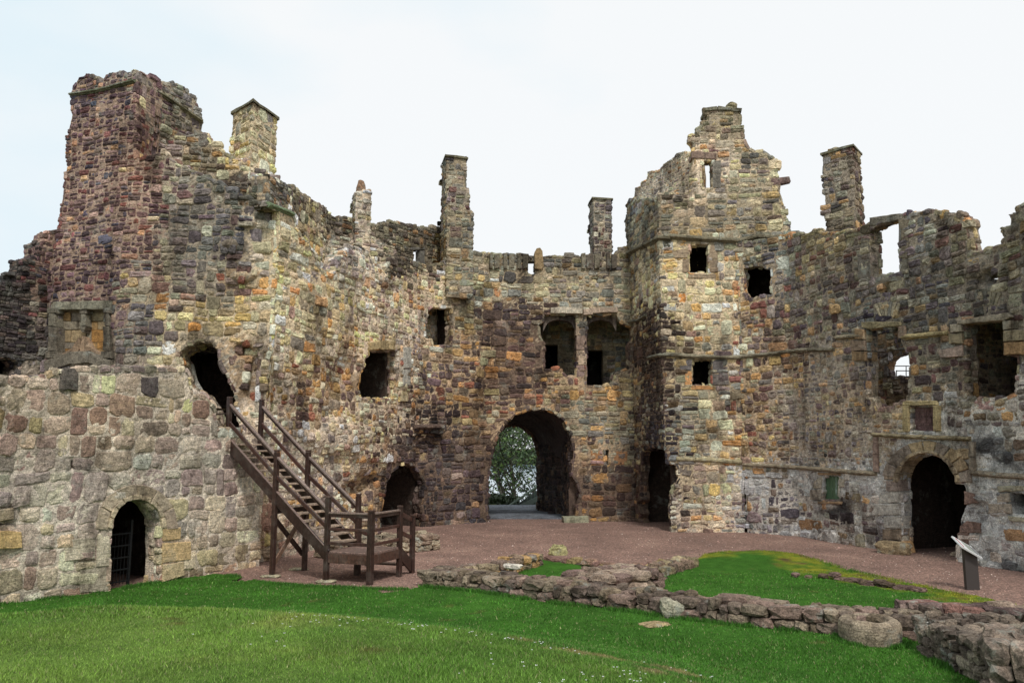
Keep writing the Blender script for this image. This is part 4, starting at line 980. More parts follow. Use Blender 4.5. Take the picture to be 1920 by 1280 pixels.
# the upper room behind the two big windows: back wall with a gap to the sky
q0 = RANGE.pos(np.array([RANGE.unp(1500, 700)[0], RANGE.unp(1960, 700)[0]]), np.zeros(2), np.array([-3.2, -3.2]))[:, :2]
RBK = Curtain([q0[0], q0[1]])
gap = RBK.poly([(1672, 706), (1668, 690), (1674, 676), (1684, 667), (1708, 664), (1730, 664), (1730, 706)], .8, 6, close=True)
lo = RBK.unp(1750, 790)[1]
build_wall('room_back_wall', RBK, np.array([[0, 2.9], [RBK.L, 2.9], [RBK.L, 7.7], [0, 7.7]]), [gap], T=.16, seed=27, parent=t_rg, force='r', bottom=0)
def wallbox(pa, pb, th, z0, z1, name, col, par):
    pa = np.array(pa); pb = np.array(pb); d = pb - pa; d /= np.linalg.norm(d); n = np.array([d[1], -d[0]]) * th / 2
    acc = Acc(); c4 = [pa + n, pb + n, pb - n, pa - n]
    v = [(*q, z0) for q in c4] + [(*q, z1) for q in c4]
    acc.add(v, [np.array([(3, 2, 1, 0), (4, 5, 6, 7), (0, 1, 5, 4), (1, 2, 6, 5), (2, 3, 7, 6), (3, 0, 4, 7)])], col)
    return acc.build(name, M_STONE, par)
f0 = RANGE.pos(np.array([RANGE.unp(1500, 700)[0], RANGE.unp(1960, 700)[0], RANGE.unp(1765, 700)[0]]), np.zeros(3), np.array([-.46] * 3))[:, :2]
f1 = RANGE.pos(np.array([RANGE.unp(1765, 700)[0]]), np.zeros(1), np.array([-3.2]))[0, :2]
wallbox(f0[1], q0[1], .4, 2.9, 7.7, 'cross_wall', alb((96, 84, 70)), t_rg)
for k_, (pa_, pb_) in enumerate(((f0[0], q0[0]), (f0[2], f1))):
    cw_ = Curtain([pa_, pb_]); build_wall('cross_wall', cw_, np.array([[0, 2.9], [cw_.L, 2.9], [cw_.L, 7.7], [0, 7.7]]), T=.3, seed=41 + k_, parent=t_rg, force='L', reveal=False, bottom=0)
for z0, z1, nm_ in ((3.35, 3.6, 'floor_slab'),):
    acc = Acc(); v = [(*f0[0], z0), (*f0[1], z0), (*q0[1], z0), (*q0[0], z0), (*f0[0], z1), (*f0[1], z1), (*q0[1], z1), (*q0[0], z1)]
    acc.add(v, [np.array([(3, 2, 1, 0), (4, 5, 6, 7), (0, 1, 5, 4), (1, 2, 6, 5), (2, 3, 7, 6), (3, 0, 4, 7)])], alb((84, 74, 64))); acc.build(nm_, M_STONE, t_rg)
g0 = RANGE.pos(np.array([RANGE.unp(1765, 700)[0], RANGE.unp(1960, 700)[0]]), np.zeros(2), np.array([-1.1] * 2))[:, :2]
g1 = RANGE.pos(np.array([RANGE.unp(1765, 700)[0], RANGE.unp(1960, 700)[0]]), np.zeros(2), np.array([-3.2] * 2))[:, :2]
acc = Acc(); v = [(*g0[0], 6.9), (*g0[1], 6.9), (*g1[1], 6.9), (*g1[0], 6.9), (*g0[0], 7.1), (*g0[1], 7.1), (*g1[1], 7.1), (*g1[0], 7.1)]  # ceiling slab added to darken the roofless room behind the right window
acc.add(v, [np.array([(3, 2, 1, 0), (4, 5, 6, 7), (0, 1, 5, 4), (1, 2, 6, 5), (2, 3, 7, 6), (3, 0, 4, 7)])], alb((84, 74, 64))); acc.build('shade_slab', M_STONE, t_rg)
acc = Acc(); bq_ = P(1389, 900, 30.15); boxacc(acc, bq_[0] - .35, bq_[0] + .45, 29.75, 30.5, -.3, 10.2, alb((96, 84, 72))); acc.build('seam_backing', M_STONE, t_rg)  # backing box added behind the tower seam so no sky leaks through
c4z = zat(1590, 292, 27.6)
stack('chimney', P(1549, 400, 27.5), P(1605, 400, 26.7), P(1619, 400, 27.5), 10.2, c4z, t_rg, 28, force='r')
# ================================================================== GROUND
CREST = [G(-400, 1160, 1.3), G(-200, 1150, 1.3), G(0, 1139, 1.3), G(250, 1125, 1.3), G(500, 1129, 1.3), G(700, 1146, 1.3), G(900, 1173, 1.3), G(1000, 1192, 1.3), G(1100, 1213, 1.3), G(1200, 1240, 1.3), G(1290, 1281, 1.3), (2.2, 3.0), (3.0, -2), (3, -14)]
MPOLY = np.array(CREST + [(-40, -14), (-40, CREST[0][1])])
MLINE = np.array(CREST)
def sstep(t): t = np.clip(t, 0, 1); return t * t * (3 - 2 * t)
def hgt(x, y):
    x = np.asarray(x, float); y = np.asarray(y, float)
    ins = inpoly(x, y, MPOLY)
    bx = np.full(x.shape, 1e18)
    for i in range(len(MLINE) - 1):
        a = MLINE[i]; d = MLINE[i + 1] - a; q = d @ d
        t = np.clip(((x - a[0]) * d[0] + (y - a[1]) * d[1]) / q, 0, 1)
        bx = np.minimum(bx, (a[0] + t * d[0] - x) ** 2 + (a[1] + t * d[1] - y) ** 2)
    s = np.sqrt(bx); s = np.where(ins, -s, s)
    t = np.clip((s + .8) / 5.6, 0, 1)
    h = 1.32 * (1 - (t * .72 + sstep(t) * .28))
    h = h + np.clip(-s, 0, 3) * .02
    near = np.clip(1 - s / 4, 0, 1) 
    h = h + near * (.03 * fbm(x * .7, y * .7, 4, 3))
    # mossy hump beside the gravel on the right
    c = G(1410, 1052); h = h + .20 * np.exp(-(((x - c[0]) / 2.0) ** 2 + ((y - c[1]) / 1.3) ** 2))
    h = h + .015 * fbm(x * .5, y * .5, 9, 2)
    # land falls away outside the castle
    ox = np.maximum(np.abs(x) - 34, 0); oy = np.maximum(y - 41.2, 0); oy2 = np.maximum(-16 - y, 0)
    o = np.sqrt(ox ** 2 + oy ** 2 + oy2 ** 2)
    h = h - 8.6 * sstep(o / 30)
    r = np.sqrt(x ** 2 + y ** 2)
    h = h + 9 * sstep((r - 420) / 500) * (1 + .5 * fbm(x / 260, y / 260, 21, 3))
    return h

def axis(lo, hi, st, far):
    a = list(np.arange(lo, hi + 1e-6, st)); s = st; v = hi; w_ = lo; R_ = []; L_ = []
    while v < far: s *= 1.35; v += s; R_.append(v)
    s = st
    while w_ > -far: s *= 1.35; w_ -= s; L_.append(w_)
    return np.array(L_[::-1] + a + R_)
def sheet(name, xs, ys, zf, mat, keepf=None, col=None, kind='structure'):
    A, B = np.meshgrid(xs, ys, indexing='ij'); Z = zf(A, B)
    idx = np.arange(A.size).reshape(A.shape)
    q = np.stack([idx[:-1, :-1], idx[1:, :-1], idx[1:, 1:], idx[:-1, 1:]], -1)
    if keepf is not None:
        cx = (A[:-1, :-1] + A[1:, 1:]) / 2; cy = (B[:-1, :-1] + B[1:, 1:]) / 2; q = q[keepf(cx, cy)]
    q = q.reshape(-1, 4); used = np.unique(q); re = -np.ones(A.size, int); re[used] = np.arange(len(used))
    acc = Acc(); V = np.stack([A.ravel(), B.ravel(), Z.ravel()], 1)[used]
    acc.add(V, [re[q]], col if col is not None else (.5, .5, .5), True)
    o = acc.build(name, mat); 
    if kind: o['kind'] = kind
    return o

# gravel
m, n, b = new_mat('red_gravel'); tcn = n.nodes.new('ShaderNodeTexCoord'); vec = tcn.outputs['Object']
v1 = n.nodes.new('ShaderNodeTexVoronoi'); v1.inputs['Scale'].default_value = 30; n.links.new(vec, v1.inputs['Vector'])
n1 = noise_node(n, .55, 6, .62, vec); n2 = noise_node(n, 7, 6, .75, vec); n3 = noise_node(n, 22, 4, .8, vec)
base = ramp(n, n1.outputs['Fac'], [(.3, tuple(alb((106, 87, 79), 1.18))), (.55, tuple(alb((125, 102, 92), 1.18))), (.75, tuple(alb((144, 121, 108), 1.18)))])
rr_ = ramp(n, n2.outputs['Fac'], [(.3, (.72, .72, .74)), (.5, (1, 1, 1)), (.7, (1.25, 1.22, 1.2))])
c = mixc(n, 1.0, base.outputs[0], rr_.outputs[0], 'MULTIPLY')
r2 = ramp(n, v1.outputs['Color'], [(.05, (.45, .45, .45)), (.5, (1, 1, 1)), (.95, (1.8, 1.7, 1.65))])
c = mixc(n, .9, c, r2.outputs[0], 'MULTIPLY')
r3 = ramp(n, n3.outputs['Fac'], [(.36, (.66, .66, .66)), (.64, (1.3, 1.28, 1.26))]); c = mixc(n, .8, c, r3.outputs[0], 'MULTIPLY')
n.links.new(c, b.inputs['Base Color']); b.inputs['Roughness'].default_value = .95; b.inputs['Specular IOR Level'].default_value = .15
p = bump(n, b, v1.outputs['Distance'], .6, .012); bump(n, b, n2.outputs['Fac'], .4, .05, p)
M_GRAVEL = m
# beyond the walls the same sheet turns to rough grass: mixed by position
geo = n.nodes.new('ShaderNodeNewGeometry'); sx = n.nodes.new('ShaderNodeSeparateXYZ'); n.links.new(geo.outputs['Position'], sx.inputs[0])
cmp_ = n.nodes.new('ShaderNodeMath'); cmp_.operation = 'LESS_THAN'; cmp_.inputs[1].default_value = -.45; n.links.new(sx.outputs['Z'], cmp_.inputs[0])
gcol = ramp(n, n1.outputs['Fac'], [(.3, (.03, .055, .015)), (.7, (.075, .11, .03))])
c2 = mixc(n, cmp_.outputs[0], c, gcol.outputs[0]); n.links.new(c2, b.inputs['Base Color'])
xs = axis(-20, 20, .16, 2300); ys = axis(3, 44, .16, 2300)
sheet('ground', xs, ys, hgt, M_GRAVEL)

# lawns
LAWNS = []
TB = [(-30, 14.0)] + [tuple(p) for p in TERR.p[:4]]
LAWNS.append(np.array([(-40, -14), (-40, 13)] + [(p[0] - .15, p[1] + .1) for p in TERR.p[0:4]] + [G(430, 1077), G(452, 1090), G(505, 1092), G(560, 1100), G(640, 1101), G(705, 1106), G(722, 1112), G(785, 1106), G(800, 1095), G(1040, 1120), G(1190, 1145), G(1560, 1180), G(1760, 1200), G(1990, 1235), (14, -14)]))
LAWNS.append(np.array([G(1180, 1150), G(1235, 1100), G(1250, 1078), G(1290, 1064), G(1320, 1050), G(1365, 1040), G(1430, 1037), G(1490, 1048), G(1530, 1058), G(1580, 1070), G(1660, 1088), G(1740, 1102), G(1830, 1120), G(1920, 1142), G(2250, 1215), G(2250, 1320), G(1700, 1210), G(1400, 1180)]))
LAWNS.append(np.array([G(905, 1100), G(1008, 1052), G(1030, 1050), G(1100, 1058), G(1185, 1070), G(1240, 1075), G(1200, 1110), G(1100, 1120), G(1000, 1115)]))
def inlawn(x, y):
    jx = x + .10 * noise(x * 2.2, y * 2.2, 31) + .09 * noise(x * 8, y * 8, 32); jy = y + .10 * noise(x * 2.2, y * 2.2, 33) + .09 * noise(x * 8, y * 8, 34)
    r = np.zeros(np.shape(x), bool)
    for L in LAWNS: r |= inpoly(jx, jy, L)
    return r
m, n, b = new_mat('turf'); tcn = n.nodes.new('ShaderNodeTexCoord'); vec = tcn.outputs['Object']
at = nd(n, 'ShaderNodeVertexColor'); at.layer_name = 'Col'
n1 = noise_node(n, 3.5, 6, .7, vec); n2 = noise_node(n, 45, 5, .8, vec)
r1 = ramp(n, n1.outputs['Fac'], [(.3, (.62, .68, .6)), (.5, (1, 1, 1)), (.7, (1.3, 1.22, 1.25))])
r2 = ramp(n, n2.outputs['Fac'], [(.34, (.42, .45, .4)), (.5, (1, 1, 1)), (.66, (1.55, 1.5, 1.4))])
c = mixc(n, 1.0, at.outputs['Color'], r1.outputs[0], 'MULTIPLY'); c = mixc(n, .9, c, r2.outputs[0], 'MULTIPLY')
n.links.new(c, b.inputs['Base Color']); b.inputs['Roughness'].default_value = .9; b.inputs['Specular IOR Level'].default_value = .1
bump(n, b, n2.outputs['Fac'], .8, .03); M_TURF = m
def turf_col(x, y):
    x = np.asarray(x).ravel(); y = np.asarray(y).ravel()
    ins = inpoly(x, y, MPOLY)
    bx, by, bd = nearest_on(x, y, [MPOLY]); t = np.clip(np.where(ins, bd, -bd) / 1.2 + .5, 0, 1)
    lush = np.array([.042, .124, .015]); dry = np.array([.120, .194, .038])
    k = t * np.clip(.75 + .6 * fbm(x * .6, y * .6, 51, 3), 0, 1)
    c = lush * (1 - k)[:, None] + dry * k[:, None]
    d = np.clip(fbm(x * .9, y * .9, 55, 4) * 3.0 - .95, 0, 1) * t
    c = c * (1 + .30 * fbm(x * 1.3, y * 1.3, 57, 4))[:, None]
    c = c * (1 - d)[:, None] + np.array([.17, .21, .055]) * d[:, None]
    # worn strip along the brow of the bank
    P1 = np.array([G(1070, 1186, 1.25), G(1150, 1212, 1.2), G(1215, 1245, 1.1)])
    wb = np.full(x.shape, 1e9)
    for i in range(2):
        a = P1[i]; dd = P1[i + 1] - a; q = np.clip(((x - a[0]) * dd[0] + (y - a[1]) * dd[1]) / (dd @ dd), 0, 1)
        wb = np.minimum(wb, np.hypot(a[0] + q * dd[0] - x, a[1] + q * dd[1] - y))
    f = np.clip(.75 - wb / .45 + 2.6 * fbm(x * 3.2, y * 3.2, 61, 3), 0, 1) * (wb < 1.2)
    c = c * (1 - .8 * f)[:, None] + np.array([.20, .15, .085]) * (.8 * f)[:, None]
    # yellow moss by the gravel, upper right lawn
    mp_ = np.array([G(1300, 1052), G(1350, 1042), G(1430, 1040), G(1500, 1062), G(1560, 1076), G(1700, 1100), G(1900, 1135)])
    wb = np.full(x.shape, 1e9)
    for i in range(len(mp_) - 1):
        a = mp_[i]; dd = mp_[i + 1] - a; q = np.clip(((x - a[0]) * dd[0] + (y - a[1]) * dd[1]) / (dd @ dd), 0, 1)
        wb = np.minimum(wb, np.hypot(a[0] + q * dd[0] - x, a[1] + q * dd[1] - y))
    f = np.clip(1.25 - wb / .75 + .9 * fbm(x * 2.2, y * 2.2, 63, 3), 0, 1) * (y > 13.5)
    f = f * np.clip(.85 + 1.3 * fbm(x * 6, y * 6, 66, 3), .25, 1)
    c = c * (1 - f)[:, None] + np.array([.21, .215, .022]) * f[:, None]
    g = np.clip(f * 1.2 + 2.2 * fbm(x * 2.5, y * 2.5, 64, 3) - 1.1, 0, 1)
    c = c * (1 - g)[:, None] + np.array([.10, .075, .03]) * g[:, None]
    return c
xs = np.arange(-17, 17, .09); ys = np.arange(3.2, 25, .09)
A, B = np.meshgrid(xs, ys, indexing='ij')
def lawn_z(x, y): return hgt(x, y) + .035 + .010 * noise(x * 5, y * 5, 71)
KEEP = inlawn((A[:-1, :-1] + A[1:, 1:]) / 2, (B[:-1, :-1] + B[1:, 1:]) / 2)
idx = np.arange(A.size).reshape(A.shape); q = np.stack([idx[:-1, :-1], idx[1:, :-1], idx[1:, 1:], idx[:-1, 1:]], -1)[KEEP].reshape(-1, 4)
used = np.unique(q); re = -np.ones(A.size, int); re[used] = np.arange(len(used))
X = A.ravel()[used]; Y = B.ravel()[used]
acc = Acc(); acc.add(np.stack([X, Y, lawn_z(X, Y)], 1), [re[q]], turf_col(X, Y), True)
lw = acc.build('lawn', M_TURF); lw['kind'] = 'structure'

# grass blades
mg, n, b = new_mat('grass_blade'); at = nd(n, 'ShaderNodeVertexColor'); at.layer_name = 'Col'
n.links.new(at.outputs['Color'], b.inputs['Base Color']); b.inputs['Roughness'].default_value = .6; b.inputs['Specular IOR Level'].default_value = .25
def blades(nmax, d0, d1, h0, h1, wd, seed):
    rng = np.random.default_rng(seed); y = rng.uniform(d0, d1, nmax); x = rng.uniform(-.78, .78, nmax) * y
    y = y.copy(); k = inlawn(x, y); x = x[k]; y = y[k]
    N = len(x); z = lawn_z(x, y) - .005; c = turf_col(x, y); th = rng.uniform(0, math.tau, N); ln = rng.uniform(h0, h1, N) * np.clip(1 + .5 * fbm(x * 1.5, y * 1.5, 81, 2), .5, 1.6)
    w2 = wd * rng.uniform(.6, 1.2, N) * .5; bx = np.cos(th) * w2; by = np.sin(th) * w2
    la = rng.uniform(0, math.tau, N); le = rng.uniform(.1, .9, N) * ln
    base1 = np.stack([x - bx, y - by, z], 1); base2 = np.stack([x + bx, y + by, z], 1)
    tip = np.stack([x + np.cos(la) * le, y + np.sin(la) * le, z + ln * .85], 1)
    V = np.stack([base1, base2, tip], 1).reshape(-1, 3); F_ = np.arange(N * 3).reshape(-1, 3)
    g = np.exp(rng.normal(0, .3, N))[:, None] * np.array([1.35, 1.35, 1.1]); dryb = rng.random(N) < .07
    cc = c * g; cc[dryb] = np.array([.26, .25, .12]) * np.exp(rng.normal(0, .2, dryb.sum()))[:, None]
    cc = np.repeat(np.clip(cc, 0, .7), 3, 0)
    return V, F_, cc
acc = Acc()
for a_ in ((260000, 4.2, 8.2, .016, .042, .007, 1), (230000, 8.0, 13, .02, .05, .012, 2), (110000, 13, 20, .02, .05, .018, 3)):
    V, F_, cc = blades(*a_); acc.add(V, [F_], cc)
def tufts(line, n, spread, h0, h1, seed):
    rng = np.random.default_rng(seed); p = np.array(line); L = np.linalg.norm(np.diff(p, axis=0), axis=1); S = np.concatenate([[0], np.cumsum(L)]); u = rng.uniform(0, S[-1], n)
    x = np.interp(u, S, p[:, 0]) + rng.normal(0, spread, n); y = np.interp(u, S, p[:, 1]) + rng.normal(0, spread, n); z = hgt(x, y) + .02
    dens = noise(u * 2.3, u * 0 + seed, 5) > -.25; x, y, z = x[dens], y[dens], z[dens]; N = len(x); c = turf_col(x, y) * np.exp(rng.normal(0, .35, N))[:, None] * 1.1
    th = rng.uniform(0, math.tau, N); ln = rng.uniform(h0, h1, N); w2 = .008; la = rng.uniform(0, math.tau, N); le = rng.uniform(.1, .6, N) * ln
    V = np.stack([np.stack([x - np.cos(th) * w2, y - np.sin(th) * w2, z], 1), np.stack([x + np.cos(th) * w2, y + np.sin(th) * w2, z], 1), np.stack([x + np.cos(la) * le, y + np.sin(la) * le, z + ln], 1)], 1).reshape(-1, 3)
    acc.add(V, [np.arange(N * 3).reshape(-1, 3)], np.repeat(c, 3, 0))
tufts([G(792, 1103), G(915, 1115), G(1040, 1135), G(1190, 1151), G(1330, 1170), G(1440, 1181), G(1560, 1194), G(1700, 1207)], 9000, .05, .04, .11, 5)
tufts([TERR.p[0], TERR.p[1], TERR.p[2], TERR.p[3]], 7000, .07, .04, .10, 6)
tufts([G(1722, 1224), G(1790, 1264), G(1900, 1332)], 3500, .06, .05, .12, 7)
t_ = np.linspace(0, math.tau, 20); tc_ = G(1632, 1204); tufts([(tc_[0] + .5 * math.cos(a), tc_[1] + .5 * math.sin(a)) for a in t_], 2500, .04, .04, .10, 8)
tufts([G(1250, 1086), G(1290, 1066), G(1320, 1051), G(1430, 1039), G(1560, 1064), G(1740, 1104), G(1920, 1144)], 5000, .10, .03, .07, 9)
tufts([G(430, 1078), G(452, 1091), G(560, 1101), G(705, 1107), G(785, 1107)], 5000, .08, .03, .08, 10)
tag(acc.build('grass', mg), kind='stuff')
# daisies in the turf: a few hundred, drawn as petals discs
md, n, b = new_mat('petals'); b.inputs['Base Color'].default_value = (.8, .8, .78, 1); b.inputs['Roughness'].default_value = .6
acc = Acc(); rng = np.random.default_rng(5); cl = [(640, 1158), (655, 1162), (760, 1165), (790, 1172), (830, 1168), (905, 1178), (960, 1170), (1030, 1185), (1032, 1178), (940, 1250), (1060, 1275), (1130, 1268), (1210, 1272), (610, 1175), (480, 1215), (540, 1170), (1195, 1247), (1240, 1240), (1350, 1190), (1310, 1245)]
k = 0
for (px, py) in cl * 6:
    q = G(px + rng.normal(0, 60), max(1150, py + abs(rng.normal(0, 22)) - 3), 1.3)
    if not inlawn(np.array([q[0]]), np.array([q[1]]))[0]: continue
    z = float(lawn_z(np.array([q[0]]), np.array([q[1]]))[0]) + .03; r = rng.uniform(.005, .009)
    t = np.linspace(0, math.tau, 9)[:-1]; V = [(q[0] + r * math.cos(a), q[1] + r * math.sin(a), z + .004 * math.sin(3 * a)) for a in t] + [(q[0], q[1], z - .004)]
    acc.add(V, [np.array([(i, (i + 1) % 8, 8) for i in range(8)])], (.8, .8, .8))
tag(acc.build('daisies', md), kind='stuff')

# loose chips lying on the gravel
acc = Acc(); rng = np.random.default_rng(91); N = 9000; d_ = rng.uniform(15, 34, N); x = rng.uniform(-.35, .62, N) * d_; k = ~inlawn(x, d_); x = x[k]; y = d_[k]; N = len(x); z = hgt(x, y)
sz_ = rng.uniform(.008, .022, N) * (1 + (rng.random(N) < .03) * 1.2); an = rng.uniform(0, math.tau, N); V = []
for j in range(4): V.append(np.stack([x + np.cos(an + j * math.pi / 2) * sz_ * rng.uniform(.7, 1.3, N), y + np.sin(an + j * math.pi / 2) * sz_ * rng.uniform(.7, 1.3, N), z - .004], 1))
V.append(np.stack([x, y, z + sz_ * .8], 1)); V = np.stack(V, 1).reshape(-1, 3); b0_ = np.arange(N)[:, None] * 5
F_ = np.concatenate([b0_ + np.array([[j, (j + 1) % 4, 4]]) for j in range(4)])
cc = np.array([alb((150, 122, 112)), alb((110, 84, 80)), alb((176, 160, 150)), alb((90, 72, 70))])[rng.integers(0, 4, N)]
acc.add(V, [F_], np.repeat(cc, 5, 0)); tag(acc.build('gravel_chips', M_STONE), kind='stuff')
# ================================================================== LOW WALLS AND STONES
def low_wall(name, label, pts, width, height, side=1, seed=0, cols=((112,96,88),(96,80,76),(128,112,98),(104,92,80),(120,90,82)), parent=None, size=1.0, cat='wall', hvar=.12, taper=None):
    """drystone footing: pts is the visible foot of the near face; width runs away from the camera"""
    rng = np.random.default_rng(seed); p = np.array(pts, float); d = np.diff(p, axis=0); L = np.linalg.norm(d, axis=1); S = np.concatenate([[0], np.cumsum(L)]); d /= L[:, None]
    def at(u, off):
        i = int(np.clip(np.searchsorted(S, u, side='right') - 1, 0, len(d) - 1)); q = p[i] + d[i] * (u - S[i]); nn = np.array([-d[i][1], d[i][0]]) * side
        return q + nn * off, math.atan2(d[i][1], d[i][0])
    acc = Acc()
    nc = max(1, int(round(height / (.19 * size)))); ch = height / nc
    off_rows = [(.12 * size)] + [o_ for o_ in np.arange(.12 * size + .24 * size, width - .12 * size, .24 * size)] + [width - .12 * size]
    off_rows = sorted(set(round(o_, 3) for o_ in off_rows if o_ <= width))
    for k in range(nc):
        for oi, off in enumerate(off_rows):
            if k < nc - 1 and 0 < oi < len(off_rows) - 1: continue
            u = -rng.uniform(0, .15)
            while u < S[-1]:
                l = rng.choice([rng.uniform(.14, .25), rng.uniform(.25, .60)]) * size
                if u + l > S[-1] + .1: l = max(.16, S[-1] - u)
                q, a = at(min(max(u + l / 2, 0), S[-1]), off + rng.normal(0, .02))
                zg = float(hgt(np.array([q[0]]), np.array([q[1]]))[0])
                topv = rng.normal(0, .035) if k == nc - 1 else rng.normal(0, .012)
                hh = ch * .5 * rng.uniform(.95, 1.2)
                if k == nc - 1 and rng.random() < hvar: u += l; continue
                boulder(acc, (q[0], q[1], zg + ch * (k + .5) + topv), (l * .52, .15 * size * rng.uniform(.9, 1.15), hh), a + rng.normal(0, .12), alb(cols[rng.integers(len(cols))], 1.35), rng, jit=.10)
                u += l
    # end stones and rubble core
    for i in range(len(d)):
        m = max(1, int(L[i] / .5))
        for j in range(m):
            u = S[i] + L[i] * (j + .5) / m; q, a = at(u, width / 2); zg = float(hgt(np.array([q[0]]), np.array([q[1]]))[0])
            boulder(acc, (q[0], q[1], zg + (height - .12) / 2 - .05), (L[i] / m * .56, width * .42, (height - .08) / 2 + .06), a, alb((74, 64, 54)), rng, jit=.02)
    if parent is None:
        o = acc.build(name, M_MOSSY); tag(o, label, cat); return o
    return acc.build(name, M_MOSSY, parent)
low_wall('ruined_low_wall', 'long low ruined wall of rough brown stones running across the lawn to the right', [G(792, 1101), G(915, 1113), G(1040, 1133), G(1190, 1149), G(1330, 1168), G(1440, 1179), G(1560, 1192), G(1700, 1204), G(1790, 1204)], .74, .37, 1, 3, cols=((112,100,86),(98,86,76),(124,112,96),(106,94,78),(116,98,88),(92,80,72)), size=1.0)
low_wall('ruined_low_wall', 'short low wall of squarish stones curving up from the left end of the long lawn wall', [G(868, 1088), G(950, 1082), G(1016, 1062)], .42, .34, 1, 5, cols=((134,120,98),(124,106,90),(110,94,84),(146,118,80)))
low_wall('ruined_low_wall', 'thin reddish footing of low stones between the small grass plot and the gravel', [G(1024, 1052), G(1100, 1064), G(1180, 1072), G(1256, 1066)], .32, .17, 1, 7, hvar=.25, cols=((110,84,76),(122,98,84),(128,112,80)))
low_wall('ruined_low_wall', 'thick stub of flat grey-pink stones at the right end of the small grass plot', [G(1118, 1124), G(1245, 1106)], 1.1, .42, 1, 9, cols=((126,112,98),(112,94,86),(134,118,104)))
low_wall('stone_block_pile', 'small pile of squared buff blocks where gravel, mossy lawn and grass plot meet', [G(1248, 1082), G(1312, 1066)], .5, .26, 1, 11, cat='stone blocks', cols=((126,114,90),(116,98,84),(104,90,78)))
low_wall('stone_edging', 'line of small stones sunk in the grass edge between mossy lawn and gravel', [G(1484, 1084), G(1560, 1089), G(1640, 1102), G(1732, 1114)], .2, .10, 1, 13, size=.75, hvar=.18, cat='edging', cols=((112,92,84),(100,82,76),(92,78,66)))
low_wall('wall_footing', 'rough pale stone footing jutting from the tower foot behind the wooden landing', [G(640, 1052), G(730, 1040), G(826, 1030)], 1.2, .48, 1, 15, cols=((138,126,108),(124,108,94),(150,138,118)), hvar=.3)
low_wall('ruined_low_wall', 'low reddish wall continuing right behind the thick heap in the right corner', [G(1700, 1178), G(1800, 1184), G(1990, 1200)], .5, .42, 1, 17)
low_wall('ruined_low_wall', 'thick heap-like end of ruined wall with small stones in the right front corner', [G(1722, 1222), G(1790, 1262), G(1900, 1330)], 1.3, .56, 1, 19, cols=((98,88,78),(110,98,86),(86,76,68),(122,112,98)), size=.68)
low_wall('stone_heap', 'tallest pinkish grey block heap at the bottom right corner of the lawn', [G(1862, 1330), G(1990, 1350)], 1.2, .80, 1, 21, cols=((124,110,98),(110,98,88)), size=1.4, cat='stone heap')
def one_stone(name, label, cat, px, py, size, rot, col, seed, z=0, mat=None, sink=.2, sub=4, jit=.07):
    rng = np.random.default_rng(seed); q = G(px, py, z); zg = float(hgt(np.array([q[0]]), np.array([q[1]]))[0])
    acc = Acc(); boulder(acc, (0, 0, 0), size, rot, alb(col), rng, sub=sub, jit=jit); o = acc.build(name, mat or M_MOSSY); o.location = (q[0], q[1], zg + size[2] * (1 - sink)); return tag(o, label, cat)
one_stone('squared_block', 'squared block with a white weathered top set proud in the long lawn wall', 'stone block', 1262, 1158, (.22, .17, .19), -.15, (128, 124, 108), 1)
one_stone('pointed_stone', 'pointed upright stone at the far corner of the small grass plot', 'stone', 1046, 1040, (.24, .12, .16), .1, (128, 124, 88), 5, jit=.14)
one_stone('white_stone', 'small white-topped stone lying on the low wall near the small grass plot', 'stone', 962, 1088, (.20, .11, .06), -.3, (158, 152, 142), 6, sink=-4.2)
one_stone('flat_slab', 'flat buff slab sunk in the grass before the squared white block', 'slab', 1228, 1174, (.26, .18, .03), .5, (138, 122, 92), 7, sink=-.2)
one_stone('pale_stone', 'white-capped stone at the left end of the rubble heap in the right corner', 'stone', 1738, 1206, (.15, .11, .11), .5, (160, 158, 150), 8, sink=-1.0)
one_stone('broken_foot_stone', 'brown broken foot stone at the left of the round-arched entrance', 'stone', 1676, 1038, (.50, .22, .20), -.9, (112, 98, 76), 9)
one_stone('flat_foot_stone', 'flat stone at the right foot of the round-arched entrance', 'stone', 1800, 1043, (.22, .16, .07), -.9, (128, 114, 98), 10)
for j, (px, py, lb) in enumerate(((508, 1082, 'small flat stone under the front mid post of the wooden stair'), (612, 1092, 'small flat stone under the post at the foot of the wooden stair'), (560, 1068, 'small flat stone under the rear mid post of the wooden stair'))):
    one_stone('pad_stone', lb, 'pad stone', px, py, (.22, .13, .025), .2, (140, 134, 112), 20 + j, sink=0)

# hollow round stone
tq = G(1632, 1204); tz = float(hgt(np.array([tq[0]]), np.array([tq[1]]))[0])
acc = Acc(); prof = [(r * .86, z * 1.25) for r, z in [(.50, -.1), (.53, .02), (.55, .12), (.545, .20), (.52, .26), (.47, .295), (.37, .30), (.33, .285), (.30, .23), (.29, .12)]]
N = 56; V = []; rng = np.random.default_rng(8)
for i in range(N):
    t = math.tau * i / N
    for (r, z) in prof:
        k = 1 + .03 * float(noise(np.array([math.cos(t) * 3 + r]), np.array([math.sin(t) * 3 + z * 5]), 3)[0]) + rng.normal(0, .006)
        V.append((r * k * math.cos(t), r * k * .98 * math.sin(t), z + .012 * float(noise(np.array([math.cos(t) * 5]), np.array([math.sin(t) * 5 + r * 3]), 5)[0]) - .0))
n_ = len(prof); F_ = [(i * n_ + j, ((i + 1) % N) * n_ + j, ((i + 1) % N) * n_ + j + 1, i * n_ + j + 1) for i in range(N) for j in range(n_ - 1)]
acc.add(V, [np.array(F_)], alb((124, 112, 96)))
trg = thing('stone_basin', 'round hollow stone basin lying on the grass against the long low wall', 'basin', (tq[0], tq[1], tz))
o = acc.build('rim', M_MOSSY); o.parent = trg; 
